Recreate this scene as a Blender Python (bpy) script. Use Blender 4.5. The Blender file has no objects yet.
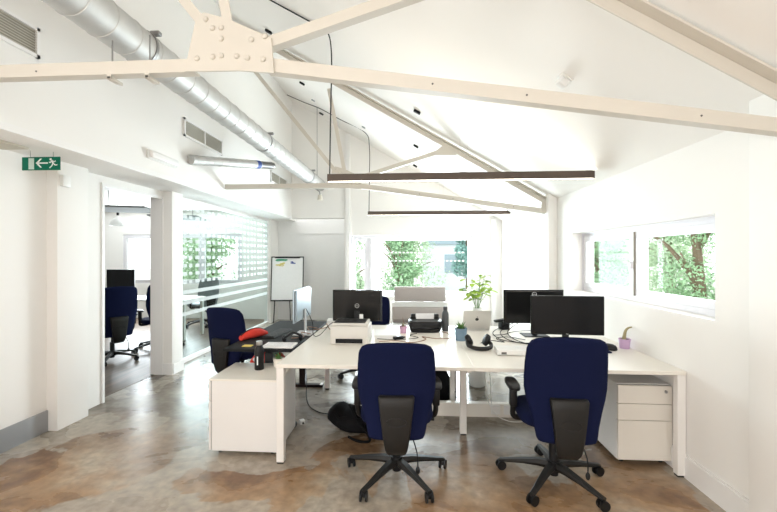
import bpy, bmesh, math, random
from mathutils import Vector, Matrix
random.seed(7)
PI = math.pi
C = bpy.context.scene.collection
sc = bpy.context.scene

# ------------------------------------------------------------------ camera
EYE = 1.52
FPX = 383.0
YAW = math.atan(23.5 / FPX)
cd = bpy.data.cameras.new('camera'); cam = bpy.data.objects.new('camera', cd); C.objects.link(cam)
cam.location = (0, 0, EYE); cam.rotation_euler = (PI / 2, 0, YAW)
cd.sensor_width = 36; cd.lens = FPX * 36 / 777; cd.clip_start = 0.05; cd.clip_end = 200
sc.camera = cam

# ------------------------------------------------------------------ world, daylight, fill, exposure
w = bpy.data.worlds.new('world'); sc.world = w; w.use_nodes = True
wn = w.node_tree.nodes; wn.clear()
wo = wn.new('ShaderNodeOutputWorld'); bg = wn.new('ShaderNodeBackground')
bg.inputs[0].default_value = (0.985, 0.985, 1.0, 1); bg.inputs[1].default_value = 2.3
w.node_tree.links.new(bg.outputs[0], wo.inputs[0])

def area(name, loc, rot, sx, sy, power, col=(1, 1, 1), portal=False):
    l = bpy.data.lights.new(name, 'AREA'); l.shape = 'RECTANGLE'; l.size = sx; l.size_y = sy
    l.energy = power; l.color = col
    if portal: l.cycles.is_portal = True
    o = bpy.data.objects.new(name, l); C.objects.link(o); o.location = loc; o.rotation_euler = rot
    return o
# two added fill lights behind the photographer, then daylight at the windows in view
area('rear_fill_light', (-0.4, -2.96, 1.9), (PI / 2, 0, 0), 3.6, 1.6, 22, (1.0, 0.97, 0.93))  # added warm fill from behind the camera, not a known window
area('left_fill_light', (-3.14, -1.3, 1.45), (PI / 2, 0, -PI / 2), 2.6, 1.5, 80, (1.0, 0.97, 0.93))  # added fill to brighten the near right wall; the left wall is solid here
area('daylight_back_window', (-0.05, 8.46, 1.3), (PI / 2, 0, PI), 2.4, 1.3, 260, (0.86, 0.95, 1.0))
area('daylight_side_window', (2.3, 3.58, 1.45), (PI / 2, 0, PI / 2), 2.0, 0.66, 16, (0.9, 0.97, 1.0))
area('daylight_side_room', (-5.6, 8.9, 1.6), (PI / 2, 0, PI), 3.2, 1.6, 205, (0.86, 0.95, 1.0))

sc.view_settings.view_transform = 'Standard'; sc.view_settings.look = 'None'
sc.view_settings.gamma = 1; sc.view_settings.use_curve_mapping = False
sc.view_settings.exposure = 0.50
sc.cycles.max_bounces = 10; sc.cycles.diffuse_bounces = 7; sc.cycles.transparent_max_bounces = 24
sc.cycles.sample_clamp_indirect = 6; sc.cycles.caustics_reflective = False; sc.cycles.caustics_refractive = False

# ------------------------------------------------------------------ materials
M = {}
def mat(name, col, rough=0.5, metal=0.0, spec=0.5, var=0.04, scale=20, bump=0.0, bscale=200, coat=0, emit=None, estr=0, sheen=0):
    m = bpy.data.materials.new(name); m.use_nodes = True; nt = m.node_tree; N = nt.nodes; L = nt.links
    b = N['Principled BSDF']
    b.inputs['Roughness'].default_value = rough; b.inputs['Metallic'].default_value = metal
    b.inputs['Specular IOR Level'].default_value = spec; b.inputs['Coat Weight'].default_value = coat
    if sheen: b.inputs['Sheen Weight'].default_value = sheen
    tc = N.new('ShaderNodeTexCoord'); nz = N.new('ShaderNodeTexNoise'); nz.inputs['Scale'].default_value = scale
    nz.inputs['Detail'].default_value = 4
    L.new(tc.outputs['Object'], nz.inputs['Vector'])
    mx = N.new('ShaderNodeMix'); mx.data_type = 'RGBA'
    mx.inputs[6].default_value = tuple(c * (1 - var) for c in col) + (1,)
    mx.inputs[7].default_value = tuple(min(1, c * (1 + var)) for c in col) + (1,)
    L.new(nz.outputs['Fac'], mx.inputs[0]); L.new(mx.outputs[2], b.inputs['Base Color'])
    if bump:
        n2 = N.new('ShaderNodeTexNoise'); n2.inputs['Scale'].default_value = bscale
        L.new(tc.outputs['Object'], n2.inputs['Vector'])
        bp = N.new('ShaderNodeBump'); bp.inputs['Strength'].default_value = bump; bp.inputs['Distance'].default_value = 0.002
        L.new(n2.outputs['Fac'], bp.inputs['Height']); L.new(bp.outputs[0], b.inputs['Normal'])
    if emit:
        b.inputs['Emission Color'].default_value = tuple(emit) + (1,); b.inputs['Emission Strength'].default_value = estr
    M[name] = m
    return m
mat('wall_paint', (0.84, 0.825, 0.80), 0.75, var=0.012, scale=3, bump=0.05)
mat('ceiling_paint', (0.84, 0.82, 0.79), 0.85, var=0.012, scale=2)
mat('trim_paint', (0.84, 0.83, 0.82), 0.4, var=0.01)
mat('panel_paint', (0.80, 0.80, 0.79), 0.6, var=0.02)
mat('cream_steel', (0.60, 0.565, 0.50), 0.5, var=0.03, scale=6)
mat('kick_metal', (0.42, 0.43, 0.45), 0.35, 0.8, var=0.06, scale=8)
mat('galvanised', (0.56, 0.56, 0.55), 0.55, 0.55, var=0.14, scale=9)
mat('galv_dark', (0.30, 0.30, 0.30), 0.4, 0.9)
mat('bronze', (0.085, 0.062, 0.048), 0.45, 0.3, var=0.05)
mat('lamp_diffuser', (1, 0.93, 0.8), 0.5, emit=(1.0, 0.88, 0.72), estr=7)
mat('lamp_diffuser_up', (1, 0.93, 0.8), 0.5, emit=(1.0, 0.88, 0.72), estr=22)
mat('navy_fabric', (0.005, 0.008, 0.036), 0.9, var=0.25, scale=260, bump=0.35, bscale=900, spec=0.12)
mat('grey_fabric', (0.22, 0.24, 0.25), 0.9, var=0.2, scale=260, bump=0.3, bscale=900)
mat('black_plastic', (0.008, 0.008, 0.009), 0.45, spec=0.3, var=0.15)
mat('dark_plastic', (0.013, 0.012, 0.011), 0.5, spec=0.3, var=0.1)
mat('desk_white', (0.80, 0.765, 0.70), 0.32, var=0.015, scale=4)
mat('cabinet_white', (0.78, 0.765, 0.75), 0.38, var=0.012, scale=3)
mat('leg_white', (0.80, 0.78, 0.75), 0.35, var=0.01)
mat('gap_dark', (0.12, 0.115, 0.11), 0.8)
mat('black_top', (0.014, 0.015, 0.016), 0.6, spec=0.12, var=0.12, scale=14)
mat('screen_off', (0.004, 0.004, 0.005), 0.15, spec=0.25, var=0.05)
mat('monitor_shell', (0.008, 0.008, 0.008), 0.16, spec=0.25, var=0.1, scale=5)
mat('monitor_silver', (0.30, 0.36, 0.40), 0.35, 0.6, var=0.06)
mat('silver', (0.70, 0.69, 0.67), 0.35, 0.85, var=0.03)
mat('logo_grey', (0.55, 0.55, 0.54), 0.4, 0.4)
mat('logo_dark', (0.05, 0.05, 0.05), 0.25)
mat('white_plastic', (0.80, 0.80, 0.78), 0.4, var=0.015)
mat('printer_cream', (0.62, 0.60, 0.56), 0.45, var=0.02)
mat('paper', (0.88, 0.88, 0.88), 0.8)
mat('print_grey', (0.45, 0.46, 0.52), 0.8)
mat('sign_green', (0.0, 0.12, 0.07), 0.45, spec=0.2, emit=(0.0, 0.30, 0.17), estr=0.04)
mat('sign_white', (0.85, 0.88, 0.86), 0.5)
mat('sign_pale', (0.55, 0.68, 0.62), 0.5)
mat('red_fabric', (0.62, 0.035, 0.02), 0.8, var=0.2, bump=0.4, bscale=60)
mat('backpack_black', (0.006, 0.006, 0.007), 0.8, spec=0.12, var=0.3, bump=0.5, bscale=40)
mat('pink_pot', (0.62, 0.36, 0.50), 0.5)
mat('lilac_pot', (0.55, 0.38, 0.58), 0.45)
mat('blue_pot', (0.14, 0.22, 0.29), 0.55, var=0.12, scale=30)
mat('soil', (0.06, 0.04, 0.03), 0.9)
mat('succulent', (0.10, 0.22, 0.06), 0.6, var=0.25)
mat('leaf_bright', (0.42, 0.62, 0.10), 0.5, var=0.25, scale=12)
mat('cactus_dry', (0.30, 0.26, 0.14), 0.8, var=0.2)
mat('bark', (0.20, 0.15, 0.10), 0.9, var=0.3)
mat('foliage', (0.30, 0.48, 0.27), 0.6, var=0.4, scale=3)
mat('foliage_pale', (0.46, 0.60, 0.40), 0.6, var=0.4, scale=3)
mat('foliage_dark', (0.22, 0.40, 0.36), 0.6, var=0.4, scale=3)
mat('render_wall', (0.66, 0.70, 0.76), 0.8)
mat('slate', (0.30, 0.38, 0.44), 0.7, var=0.1)
mat('ground', (0.45, 0.46, 0.42), 0.9, var=0.2, scale=2)
mat('beige_fabric', (0.47, 0.42, 0.40), 0.9, var=0.06, scale=150, bump=0.2, bscale=700)
mat('cable_black', (0.006, 0.006, 0.006), 0.8, spec=0.1)
mat('cable_brown', (0.30, 0.17, 0.10), 0.6)
mat('yellow_note', (0.75, 0.58, 0.12), 0.7)
mat('bottle_black', (0.007, 0.007, 0.008), 0.35, spec=0.3, var=0.1)
mat('steel_cap', (0.55, 0.55, 0.55), 0.3, 0.9)
mat('bottle_grey', (0.06, 0.065, 0.07), 0.5)
mat('vent_cream', (0.62, 0.58, 0.50), 0.6)
mat('vent_slat', (0.58, 0.54, 0.46), 0.6)
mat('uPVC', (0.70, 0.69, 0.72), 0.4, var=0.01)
mat('marker_green', (0.10, 0.42, 0.25), 0.6); mat('marker_yellow', (0.75, 0.66, 0.25), 0.6); mat('marker_blue', (0.05, 0.10, 0.35), 0.6)
mat('vent_shade', (0.34, 0.32, 0.27), 0.8)
mat('raft_grey', (0.30, 0.31, 0.31), 0.9)

def glass(name, col=(1, 1, 1), refl=0.08):
    m = bpy.data.materials.new(name); m.use_nodes = True; nt = m.node_tree; N = nt.nodes; L = nt.links; N.clear()
    o = N.new('ShaderNodeOutputMaterial'); t = N.new('ShaderNodeBsdfTransparent'); g = N.new('ShaderNodeBsdfGlossy')
    g.inputs['Roughness'].default_value = 0.0
    t.inputs[0].default_value = tuple(col) + (1,); lw = N.new('ShaderNodeLayerWeight'); lw.inputs[0].default_value = 0.5
    pw = N.new('ShaderNodeMath'); pw.operation = 'POWER'; pw.inputs[1].default_value = 4.0; L.new(lw.outputs['Facing'], pw.inputs[0])
    f = N.new('ShaderNodeMath'); f.operation = 'MULTIPLY_ADD'; f.inputs[1].default_value = 0.10; f.inputs[2].default_value = 0.004; L.new(pw.outputs[0], f.inputs[0])
    mm = N.new('ShaderNodeMixShader'); L.new(f.outputs[0], mm.inputs[0]); L.new(t.outputs[0], mm.inputs[1]); L.new(g.outputs[0], mm.inputs[2])
    L.new(mm.outputs[0], o.inputs[0]); M[name] = m
glass('pane_glass', (0.97, 0.99, 0.99)); glass('partition_glass', (0.88, 0.93, 0.92))
def frost():
    m = bpy.data.materials.new('frosted_film'); m.use_nodes = True; nt = m.node_tree; N = nt.nodes; L = nt.links; N.clear()
    o = N.new('ShaderNodeOutputMaterial'); t = N.new('ShaderNodeBsdfTransparent'); d = N.new('ShaderNodeBsdfDiffuse'); tr = N.new('ShaderNodeBsdfTranslucent')
    d.inputs[0].default_value = (0.9, 0.92, 0.92, 1); tr.inputs[0].default_value = (0.9, 0.93, 0.93, 1)
    a = N.new('ShaderNodeMixShader'); a.inputs[0].default_value = 0.5; L.new(d.outputs[0], a.inputs[1]); L.new(tr.outputs[0], a.inputs[2])
    b = N.new('ShaderNodeMixShader'); b.inputs[0].default_value = 0.5; L.new(t.outputs[0], b.inputs[1]); L.new(a.outputs[0], b.inputs[2])
    L.new(b.outputs[0], o.inputs[0]); M['frosted_film'] = m
frost()

def ramp(N, L, src, stops):
    r = N.new('ShaderNodeValToRGB'); el = r.color_ramp.elements
    while len(el) < len(stops): el.new(0.5)
    for e, (p, c) in zip(el, stops): e.position = p; e.color = tuple(c) + (1,) if len(c) == 3 else c
    L.new(src, r.inputs[0]); return r
def concrete():
    m = bpy.data.materials.new('polished_concrete'); m.use_nodes = True; nt = m.node_tree; N = nt.nodes; L = nt.links
    b = N['Principled BSDF']; tc = N.new('ShaderNodeTexCoord')
    def noise(s, d=5, dist=0.0, off=(0, 0, 0), sc_=(1, 1, 1)):
        mp = N.new('ShaderNodeMapping'); mp.inputs['Location'].default_value = off; mp.inputs['Scale'].default_value = sc_
        L.new(tc.outputs['Object'], mp.inputs[0]); n = N.new('ShaderNodeTexNoise'); n.inputs['Scale'].default_value = s
        n.inputs['Detail'].default_value = d; n.inputs['Distortion'].default_value = dist; L.new(mp.outputs[0], n.inputs['Vector']); return n
    big = noise(0.9, 6, 0.5, (3.3, 1.1, 0)); mid = noise(1.7, 9, 0.35, (9, 4, 0), (1, 1.5, 1)); fine = noise(16, 8, 0.2)
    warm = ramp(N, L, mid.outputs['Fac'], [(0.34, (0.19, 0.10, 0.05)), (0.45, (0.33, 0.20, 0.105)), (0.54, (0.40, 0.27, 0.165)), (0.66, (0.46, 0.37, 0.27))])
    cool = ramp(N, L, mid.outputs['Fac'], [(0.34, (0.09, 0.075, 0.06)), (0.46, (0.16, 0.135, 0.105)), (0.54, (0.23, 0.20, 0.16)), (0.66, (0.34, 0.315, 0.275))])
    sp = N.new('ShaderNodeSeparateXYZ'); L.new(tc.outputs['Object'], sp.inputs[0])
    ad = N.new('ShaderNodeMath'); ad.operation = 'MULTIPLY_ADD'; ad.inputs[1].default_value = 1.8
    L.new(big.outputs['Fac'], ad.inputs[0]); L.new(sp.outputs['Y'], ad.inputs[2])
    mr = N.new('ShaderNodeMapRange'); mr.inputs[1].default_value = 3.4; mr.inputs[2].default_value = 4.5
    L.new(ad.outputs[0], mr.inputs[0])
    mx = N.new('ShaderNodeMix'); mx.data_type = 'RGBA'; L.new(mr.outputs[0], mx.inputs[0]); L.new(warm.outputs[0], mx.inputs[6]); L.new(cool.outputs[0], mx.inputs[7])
    # pale worn screed patches with crisp borders
    pn = noise(1.25, 7, 0.6, (0.4, 7.7, 0)); pr = ramp(N, L, pn.outputs['Fac'], [(0.52, (0, 0, 0)), (0.535, (1, 1, 1))])
    pm = N.new('ShaderNodeMath'); pm.operation = 'MULTIPLY'; pm.inputs[1].default_value = 0.75; L.new(pr.outputs[0], pm.inputs[0])
    m2 = N.new('ShaderNodeMix'); m2.data_type = 'RGBA'; m2.inputs[7].default_value = (0.42, 0.38, 0.32, 1)
    L.new(pm.outputs[0], m2.inputs[0]); L.new(mx.outputs[2], m2.inputs[6])
    fr = ramp(N, L, fine.outputs['Fac'], [(0.3, (0.72, 0.72, 0.72)), (0.7, (1.16, 1.16, 1.16))])
    m3 = N.new('ShaderNodeMix'); m3.data_type = 'RGBA'; m3.blend_type = 'MULTIPLY'; m3.inputs[0].default_value = 1
    L.new(m2.outputs[2], m3.inputs[6]); L.new(fr.outputs[0], m3.inputs[7]); L.new(m3.outputs[2], b.inputs['Base Color'])
    rr = N.new('ShaderNodeMapRange'); rr.inputs[3].default_value = 0.16; rr.inputs[4].default_value = 0.42
    L.new(mid.outputs['Fac'], rr.inputs[0]); L.new(rr.outputs[0], b.inputs['Roughness']); b.inputs['Specular IOR Level'].default_value = 0.38
    bp = N.new('ShaderNodeBump'); bp.inputs['Strength'].default_value = 0.08; bp.inputs['Distance'].default_value = 0.01
    L.new(mid.outputs['Fac'], bp.inputs['Height']); L.new(bp.outputs[0], b.inputs['Normal'])
    M['concrete'] = m
concrete()
def wood():
    m = bpy.data.materials.new('wood_boards'); m.use_nodes = True; nt = m.node_tree; N = nt.nodes; L = nt.links
    b = N['Principled BSDF']; tc = N.new('ShaderNodeTexCoord'); mp = N.new('ShaderNodeMapping'); mp.inputs['Scale'].default_value = (7, 0.6, 1)
    L.new(tc.outputs['Object'], mp.inputs[0]); n = N.new('ShaderNodeTexNoise'); n.inputs['Scale'].default_value = 2.4; n.inputs['Detail'].default_value = 6
    L.new(mp.outputs[0], n.inputs['Vector'])
    r = ramp(N, L, n.outputs['Fac'], [(0.3, (0.06, 0.036, 0.022)), (0.7, (0.15, 0.10, 0.065))]); L.new(r.outputs[0], b.inputs['Base Color'])
    b.inputs['Roughness'].default_value = 0.38; M['wood_boards'] = m
wood()

# ------------------------------------------------------------------ mesh helpers
class MB:
    def __init__(s): s.bm = bmesh.new()
    def _xf(s, verts, mtx): bmesh.ops.transform(s.bm, matrix=mtx, verts=verts)
    def box(s, lo, hi, bev=0.0, seg=2, mtx=None):
        d = [hi[i] - lo[i] for i in range(3)]; c = [(hi[i] + lo[i]) / 2 for i in range(3)]
        t = bmesh.new(); r = bmesh.ops.create_cube(t, size=1)
        bmesh.ops.scale(t, vec=d, verts=t.verts)
        if bev: bmesh.ops.bevel(t, geom=list(t.edges), offset=min(bev, min(d) * 0.49), segments=seg, affect='EDGES', profile=0.5)
        bmesh.ops.translate(t, vec=c, verts=t.verts)
        if mtx is not None: bmesh.ops.transform(t, matrix=mtx, verts=t.verts)
        s._merge(t); return s
    def _merge(s, t):
        me = bpy.data.meshes.new('tmp'); t.to_mesh(me); t.free(); s.bm.from_mesh(me); bpy.data.meshes.remove(me)
    def bar(s, p, q, wd, ht, up=(0, 0, 1), bev=0.0):
        p = Vector(p); q = Vector(q); z = (q - p); L = z.length; z.normalize(); u = Vector(up)
        x = u.cross(z)
        if x.length < 1e-4: x = Vector((1, 0, 0)).cross(z)
        x.normalize(); y = z.cross(x)
        m = Matrix((x, y, z)).transposed().to_4x4(); m.translation = (p + q) / 2
        return s.box((-wd / 2, -ht / 2, -L / 2), (wd / 2, ht / 2, L / 2), bev, 1, m)
    def cyl(s, p, q, r1, r2=None, n=20, cap=True):
        if r2 is None: r2 = r1
        p = Vector(p); q = Vector(q); z = (q - p); L = z.length; rot = z.to_track_quat('Z', 'Y').to_matrix().to_4x4(); rot.translation = (p + q) / 2
        t = bmesh.new(); bmesh.ops.create_cone(t, cap_ends=cap, segments=n, radius1=r1, radius2=r2, depth=L)
        bmesh.ops.transform(t, matrix=rot, verts=t.verts); s._merge(t); return s
    def sph(s, c, r, sub=2, scale=(1, 1, 1)):
        t = bmesh.new(); bmesh.ops.create_icosphere(t, subdivisions=sub, radius=r); bmesh.ops.scale(t, vec=scale, verts=t.verts)
        bmesh.ops.translate(t, vec=c, verts=t.verts); s._merge(t); return s
    def rings(s, rings, closed=True, cap=True):
        bm = s.bm; R = [[bm.verts.new(v) for v in r] for r in rings]; n = len(R[0])
        for a, b in zip(R, R[1:]):
            for i in range(n if closed else n - 1):
                j = (i + 1) % n
                bm.faces.new((a[i], a[j], b[j], b[i]))
        if cap: bm.faces.new(list(reversed(R[0]))); bm.faces.new(R[-1])
        return s
    def lathe(s, prof, c=(0, 0, 0), n=24, cap=True):
        return s.rings([[(c[0] + r * math.cos(2 * PI * k / n), c[1] + r * math.sin(2 * PI * k / n), c[2] + z) for k in range(n)] for r, z in prof], cap=cap)
    def tube(s, pts, r, n=8, sub=5, closed=False):
        pts = [Vector(p) for p in pts]
        P = []
        m = len(pts)
        if sub > 1 and m > 2:
            for i in range(m if closed else m - 1):
                g = (lambda k: pts[k % m]) if closed else (lambda k: pts[max(0, min(m - 1, k))])
                a, b, c, d = g(i - 1), g(i), g(i + 1), g(i + 2)
                for k in range(sub):
                    t = k / sub
                    P.append(0.5 * ((2 * b) + (c - a) * t + (2 * a - 5 * b + 4 * c - d) * t * t + (3 * b - a - 3 * c + d) * t ** 3))
            if not closed: P.append(pts[-1])
        else: P = pts
        R = []; prev = None; m = len(P)
        for i in range(m):
            if closed: tg = P[(i + 1) % m] - P[(i - 1) % m]
            else: tg = P[min(i + 1, m - 1)] - P[max(i - 1, 0)]
            tg.normalize()
            if prev is None:
                x = tg.cross(Vector((0, 0, 1)))
                if x.length < 1e-3: x = tg.cross(Vector((1, 0, 0)))
            else: x = prev - tg * prev.dot(tg)
            x.normalize(); y = tg.cross(x); prev = x
            rr = r(i / (m - 1)) if callable(r) else r
            R.append([P[i] + (x * math.cos(2 * PI * k / n) + y * math.sin(2 * PI * k / n)) * rr for k in range(n)])
        if closed: R.append(R[0]); return s.rings(R, cap=False)
        return s.rings(R)
    def prism(s, poly, lo, hi, plane='XZ'):
        def P(a, b, c): return {'XZ': (a, c, b), 'XY': (a, b, c), 'YZ': (c, a, b)}[plane]
        return s.rings([[P(a, b, lo) for a, b in poly], [P(a, b, hi) for a, b in poly]])
    def build(s, name, m, parent=None, loc=None, smooth=30, kind=None):
        bm = s.bm; bmesh.ops.remove_doubles(bm, verts=bm.verts, dist=1e-6); bmesh.ops.recalc_face_normals(bm, faces=bm.faces)
        if loc is not None: bmesh.ops.translate(bm, vec=[-v for v in loc], verts=bm.verts)
        me = bpy.data.meshes.new(name); bm.to_mesh(me); bm.free()
        if smooth:
            for p in me.polygons: p.use_smooth = True
            me.set_sharp_from_angle(angle=math.radians(smooth))
        me.materials.append(M[m] if isinstance(m, str) else m)
        o = bpy.data.objects.new(name, me); C.objects.link(o)
        if loc is not None: o.location = loc
        if parent is not None: o.parent = parent
        if kind: o['kind'] = kind
        return o
def tag(o, label, cat, group=None, kind=None):
    o['label'] = label; o['category'] = cat
    if group: o['group'] = group
    if kind: o['kind'] = kind
    return o
def thing(name, label, cat, loc=(0, 0, 0), rz=0, group=None):
    o = bpy.data.objects.new(name, None); C.objects.link(o); o.location = loc; o.rotation_euler = (0, 0, rz)
    o.empty_display_size = 0.1
    return tag(o, label, cat, group)
def copy_tree(o, parent=None):
    c = o.copy(); C.objects.link(c)
    if parent is not None: c.parent = parent
    for ch in [x for x in list(o.children)]: copy_tree(ch, c)
    return c
def struct(name, lo, hi, m='wall_paint', bev=0): return MB().box(lo, hi, bev).build(name, m, kind='structure')
def superring(cx, cy, z, a, b, n=28, e=3.2, bend=0.0):
    out = []
    for k in range(n):
        t = 2 * PI * k / n; c = math.cos(t); s_ = math.sin(t)
        x = a * abs(c) ** (2 / e) * (1 if c >= 0 else -1); y = b * abs(s_) ** (2 / e) * (1 if s_ >= 0 else -1)
        out.append((cx + x, cy + y + bend * x * x, z))
    return out

# ------------------------------------------------------------------ the setting
XR = 1.88      # right wall
XU = -2.62     # tall upper wall on the left, under the ridge
SOF = 2.33     # soffit below it
SL = 0.585     # roof pitch
def roofz(x): return 2.27 + SL * (XR - x)
YB = 8.2
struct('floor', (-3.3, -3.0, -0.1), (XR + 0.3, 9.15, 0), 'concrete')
struct('floor_side_room', (-9.0, -1.0, -0.1), (-3.3, 9.15, 0.004), 'wood_boards')
# sloping ceiling slab
MB().prism([(XR + 0.3, roofz(XR + 0.3)), (XU - 0.3, roofz(XU - 0.3)), (XU - 0.3, roofz(XU - 0.3) + 0.15), (XR + 0.3, roofz(XR + 0.3) + 0.15)], -3.0, 9.2).build('ceiling', 'ceiling_paint', smooth=0, kind='structure')
# right wall with window opening Y 2.52-4.62, Z 1.115-1.785
WY0, WY1, WZ0, WZ1 = 2.50, 4.63, 1.115, 1.785
b = MB(); b.box((XR, -3, 0), (XR + 0.25, WY0, 2.32)); b.box((XR, WY1, 0), (XR + 0.25, 9.2, 2.32)); b.box((XR, WY0, 0), (XR + 0.25, WY1, WZ0)); b.box((XR, WY0, WZ1), (XR + 0.25, WY1, 2.32))
b.build('wall_right', 'wall_paint', smooth=0, kind='structure')
struct('trim_1', (XR - 0.11, 5.09, 0), (XR - 0.001, 5.29, roofz(XR - 0.11) + 0.02), 'wall_paint', 0.004)   # pilaster under the far truss
struct('trim_2', (XR - 0.11, 1.74, 0), (XR - 0.001, 2.13, roofz(XR - 0.11) + 0.02), 'wall_paint', 0.004)   # pilaster under the near truss
b = MB(); b.box((XR - 0.016, 2.13, 0), (XR - 0.001, 5.09, 0.145)); b.box((XR - 0.011, 2.13, 0.145), (XR - 0.001, 5.09, 0.16)); b.box((XR - 0.016, 5.29, 0), (XR - 0.001, 8.2, 0.16))
b.build('baseboard_right', 'trim_paint', smooth=0, kind='structure')
# back wall: window opening X -1.33..1.22, Z .62-1.93
BX0, BX1, BZ0, BZ1 = -1.33, 1.30, 0.66, 1.96
b = MB()
def backwall(x0, x1, z0, ztop=None):
    if ztop is not None: b.box((x0, YB, z0), (x1, YB + 0.2, ztop)); return
    b.prism([(x0, z0), (x1, z0), (x1, roofz(x1) + 0.05), (x0, roofz(x0) + 0.05)], YB, YB + 0.2)
backwall(-1.46, BX0, 0); backwall(BX1, XR, 0); backwall(BX0, BX1, BZ1); backwall(BX0, BX1, 0, BZ0); backwall(XU - 0.2, -1.46, SOF + 0.01)
b.build('wall_back', 'wall_paint', smooth=0, kind='structure')
struct('trim_3', (-1.43, YB - 0.05, 0), (-1.33, YB - 0.001, 4.15), 'trim_paint', 0.006)
struct('trim_4', (1.66, YB - 0.05, 0), (1.76, YB - 0.001, 2.30), 'trim_paint', 0.006)
struct('wall_recess', (-3.3, 9.0, 0), (-1.46, 9.15, SOF + 0.2), 'panel_paint')
struct('wall_recess_side', (-1.46, YB + 0.2, 0), (-1.36, 9.15, SOF + 0.2), 'panel_paint')
struct('trim_5', (-3.2, 8.985, 2.05), (-1.47, 8.999, 2.075), 'panel_paint')
# upper left wall and soffit
MB().box((XU - 0.16, -3, SOF), (XU, YB, roofz(XU) + 0.02)).build('wall_upper_left', 'wall_paint', smooth=0, kind='structure')
struct('ceiling_soffit', (-3.45, -3, SOF + 0.02), (XU - 0.16, 9.15, SOF + 0.12), 'wall_paint')
struct('trim_6', (XU, -3, SOF - 0.0), (XU + 0.012, YB, SOF + 0.05), 'trim_paint')
# left wall pieces
XG = -3.26
struct('wall_left', (-3.35, -3, 0), (-3.17, 3.14, SOF + 0.02))
struct('baseboard_left', (-3.169, -3, 0), (-3.155, 3.139, 0.18), 'kick_metal')
struct('wall_pier', (-3.35, 3.14, 0), (-3.07, 3.46, SOF + 0.02), 'wall_paint', 0.004)
struct('wall_door_left', (-3.35, 3.46, 0), (-3.20, 3.76, SOF + 0.02))
struct('wall_door_right', (-3.35, 4.73, 0), (-3.07, 4.96, SOF + 0.02), 'wall_paint', 0.004)
struct('wall_over_door', (-3.35, 3.76, 2.28), (-3.20, 4.73, SOF + 0.02))
b = MB(); b.box((-3.345, 3.762, 0), (-3.185, 3.79, 2.245)); b.box((-3.345, 4.71, 0), (-3.185, 4.729, 2.245)); b.box((-3.345, 3.762, 2.245), (-3.185, 4.729, 2.278))
b.build('door_1', 'trim_paint', smooth=0, kind='structure')
b = MB(); b.box((-3.06, 4.73, 0), (-3.05, 4.96, 0.14)); b.box((-3.33, 4.715, 0), (-3.06, 4.729, 0.14)); b.build('baseboard_pier', 'trim_paint', smooth=0, kind='structure')
struct('wall_glass_end', (-3.35, 8.5, 0), (-3.2, 9.0, SOF + 0.02))
# side room shell
struct('wall_side_room_back', (-9.0, 9.0, 0), (-7.1, 9.15, 2.7))
struct('wall_side_room_back_2', (-7.1, 9.0, 0), (-4.1, 9.15, 0.85))
struct('wall_side_room_back_3', (-7.1, 9.0, 2.05), (-4.1, 9.15, 2.7))
struct('wall_side_room_back_4', (-4.1, 9.0, 0), (-3.3, 9.15, 2.7))
struct('wall_side_room_left', (-9.15, -1, 0), (-9.0, 9.15, 2.7))
struct('wall_side_room_near', (-9.0, -1.15, 0), (-3.3, -1.0, 2.7))
struct('ceiling_side_room', (-9.15, -1.15, 2.62), (-3.3, 9.15, 2.72), 'ceiling_paint')
struct('wall_side_room_over', (-3.42, -1.0, SOF + 0.12), (-3.36, 9.0, 2.62))
struct('ground', (-40, 9.2, -0.5), (30, 60, -0.3), 'ground')
struct('ground_2', (XR + 0.4, -8, -0.5), (30, 9.2, -0.3), 'ground')

# rear wall behind the photographer with an opening that lets sky light in
b = MB(); b.box((-3.3, -3.15, 0), (XR + 0.25, -3.0, 1.0)); b.box((-3.3, -3.15, 1.0), (-2.4, -3.0, 2.9)); b.box((1.5, -3.15, 1.0), (XR + 0.25, -3.0, 2.9)); b.prism([(-3.3, 2.9), (XR + 0.25, 2.9), (-2.9, 5.3), (-3.3, 5.3)], -3.15, -3.0)
b.build('wall_rear', 'wall_paint', smooth=0, kind='structure')
# windows --------------------------------------------------------------
def win_frame(name, x0, x1, z0, z1, y, splits, d=0.07):
    """framed window in an XZ plane; splits = sash boundaries"""
    root = MB()
    fr = 0.045
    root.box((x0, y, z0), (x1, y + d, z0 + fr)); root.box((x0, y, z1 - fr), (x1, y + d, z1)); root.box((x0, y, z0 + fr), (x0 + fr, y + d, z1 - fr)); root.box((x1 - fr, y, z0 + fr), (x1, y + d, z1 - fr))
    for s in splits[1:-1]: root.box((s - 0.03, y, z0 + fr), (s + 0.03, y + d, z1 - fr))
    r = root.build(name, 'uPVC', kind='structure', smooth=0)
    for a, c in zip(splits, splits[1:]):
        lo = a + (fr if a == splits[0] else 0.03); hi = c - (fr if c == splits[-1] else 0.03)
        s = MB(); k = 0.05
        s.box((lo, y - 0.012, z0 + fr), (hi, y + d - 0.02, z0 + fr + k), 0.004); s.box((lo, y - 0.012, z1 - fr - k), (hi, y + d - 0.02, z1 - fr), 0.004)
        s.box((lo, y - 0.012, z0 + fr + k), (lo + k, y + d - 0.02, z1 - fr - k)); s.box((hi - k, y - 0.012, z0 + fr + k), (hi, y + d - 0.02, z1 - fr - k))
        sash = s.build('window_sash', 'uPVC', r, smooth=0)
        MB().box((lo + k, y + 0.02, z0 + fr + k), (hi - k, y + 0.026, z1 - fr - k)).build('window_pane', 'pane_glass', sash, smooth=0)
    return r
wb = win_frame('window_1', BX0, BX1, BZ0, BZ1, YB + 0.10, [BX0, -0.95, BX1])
MB().box((-0.985, YB + 0.06, 1.28), (-0.965, YB + 0.09, 1.40), 0.004).build('window_handle', 'uPVC', wb)
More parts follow.
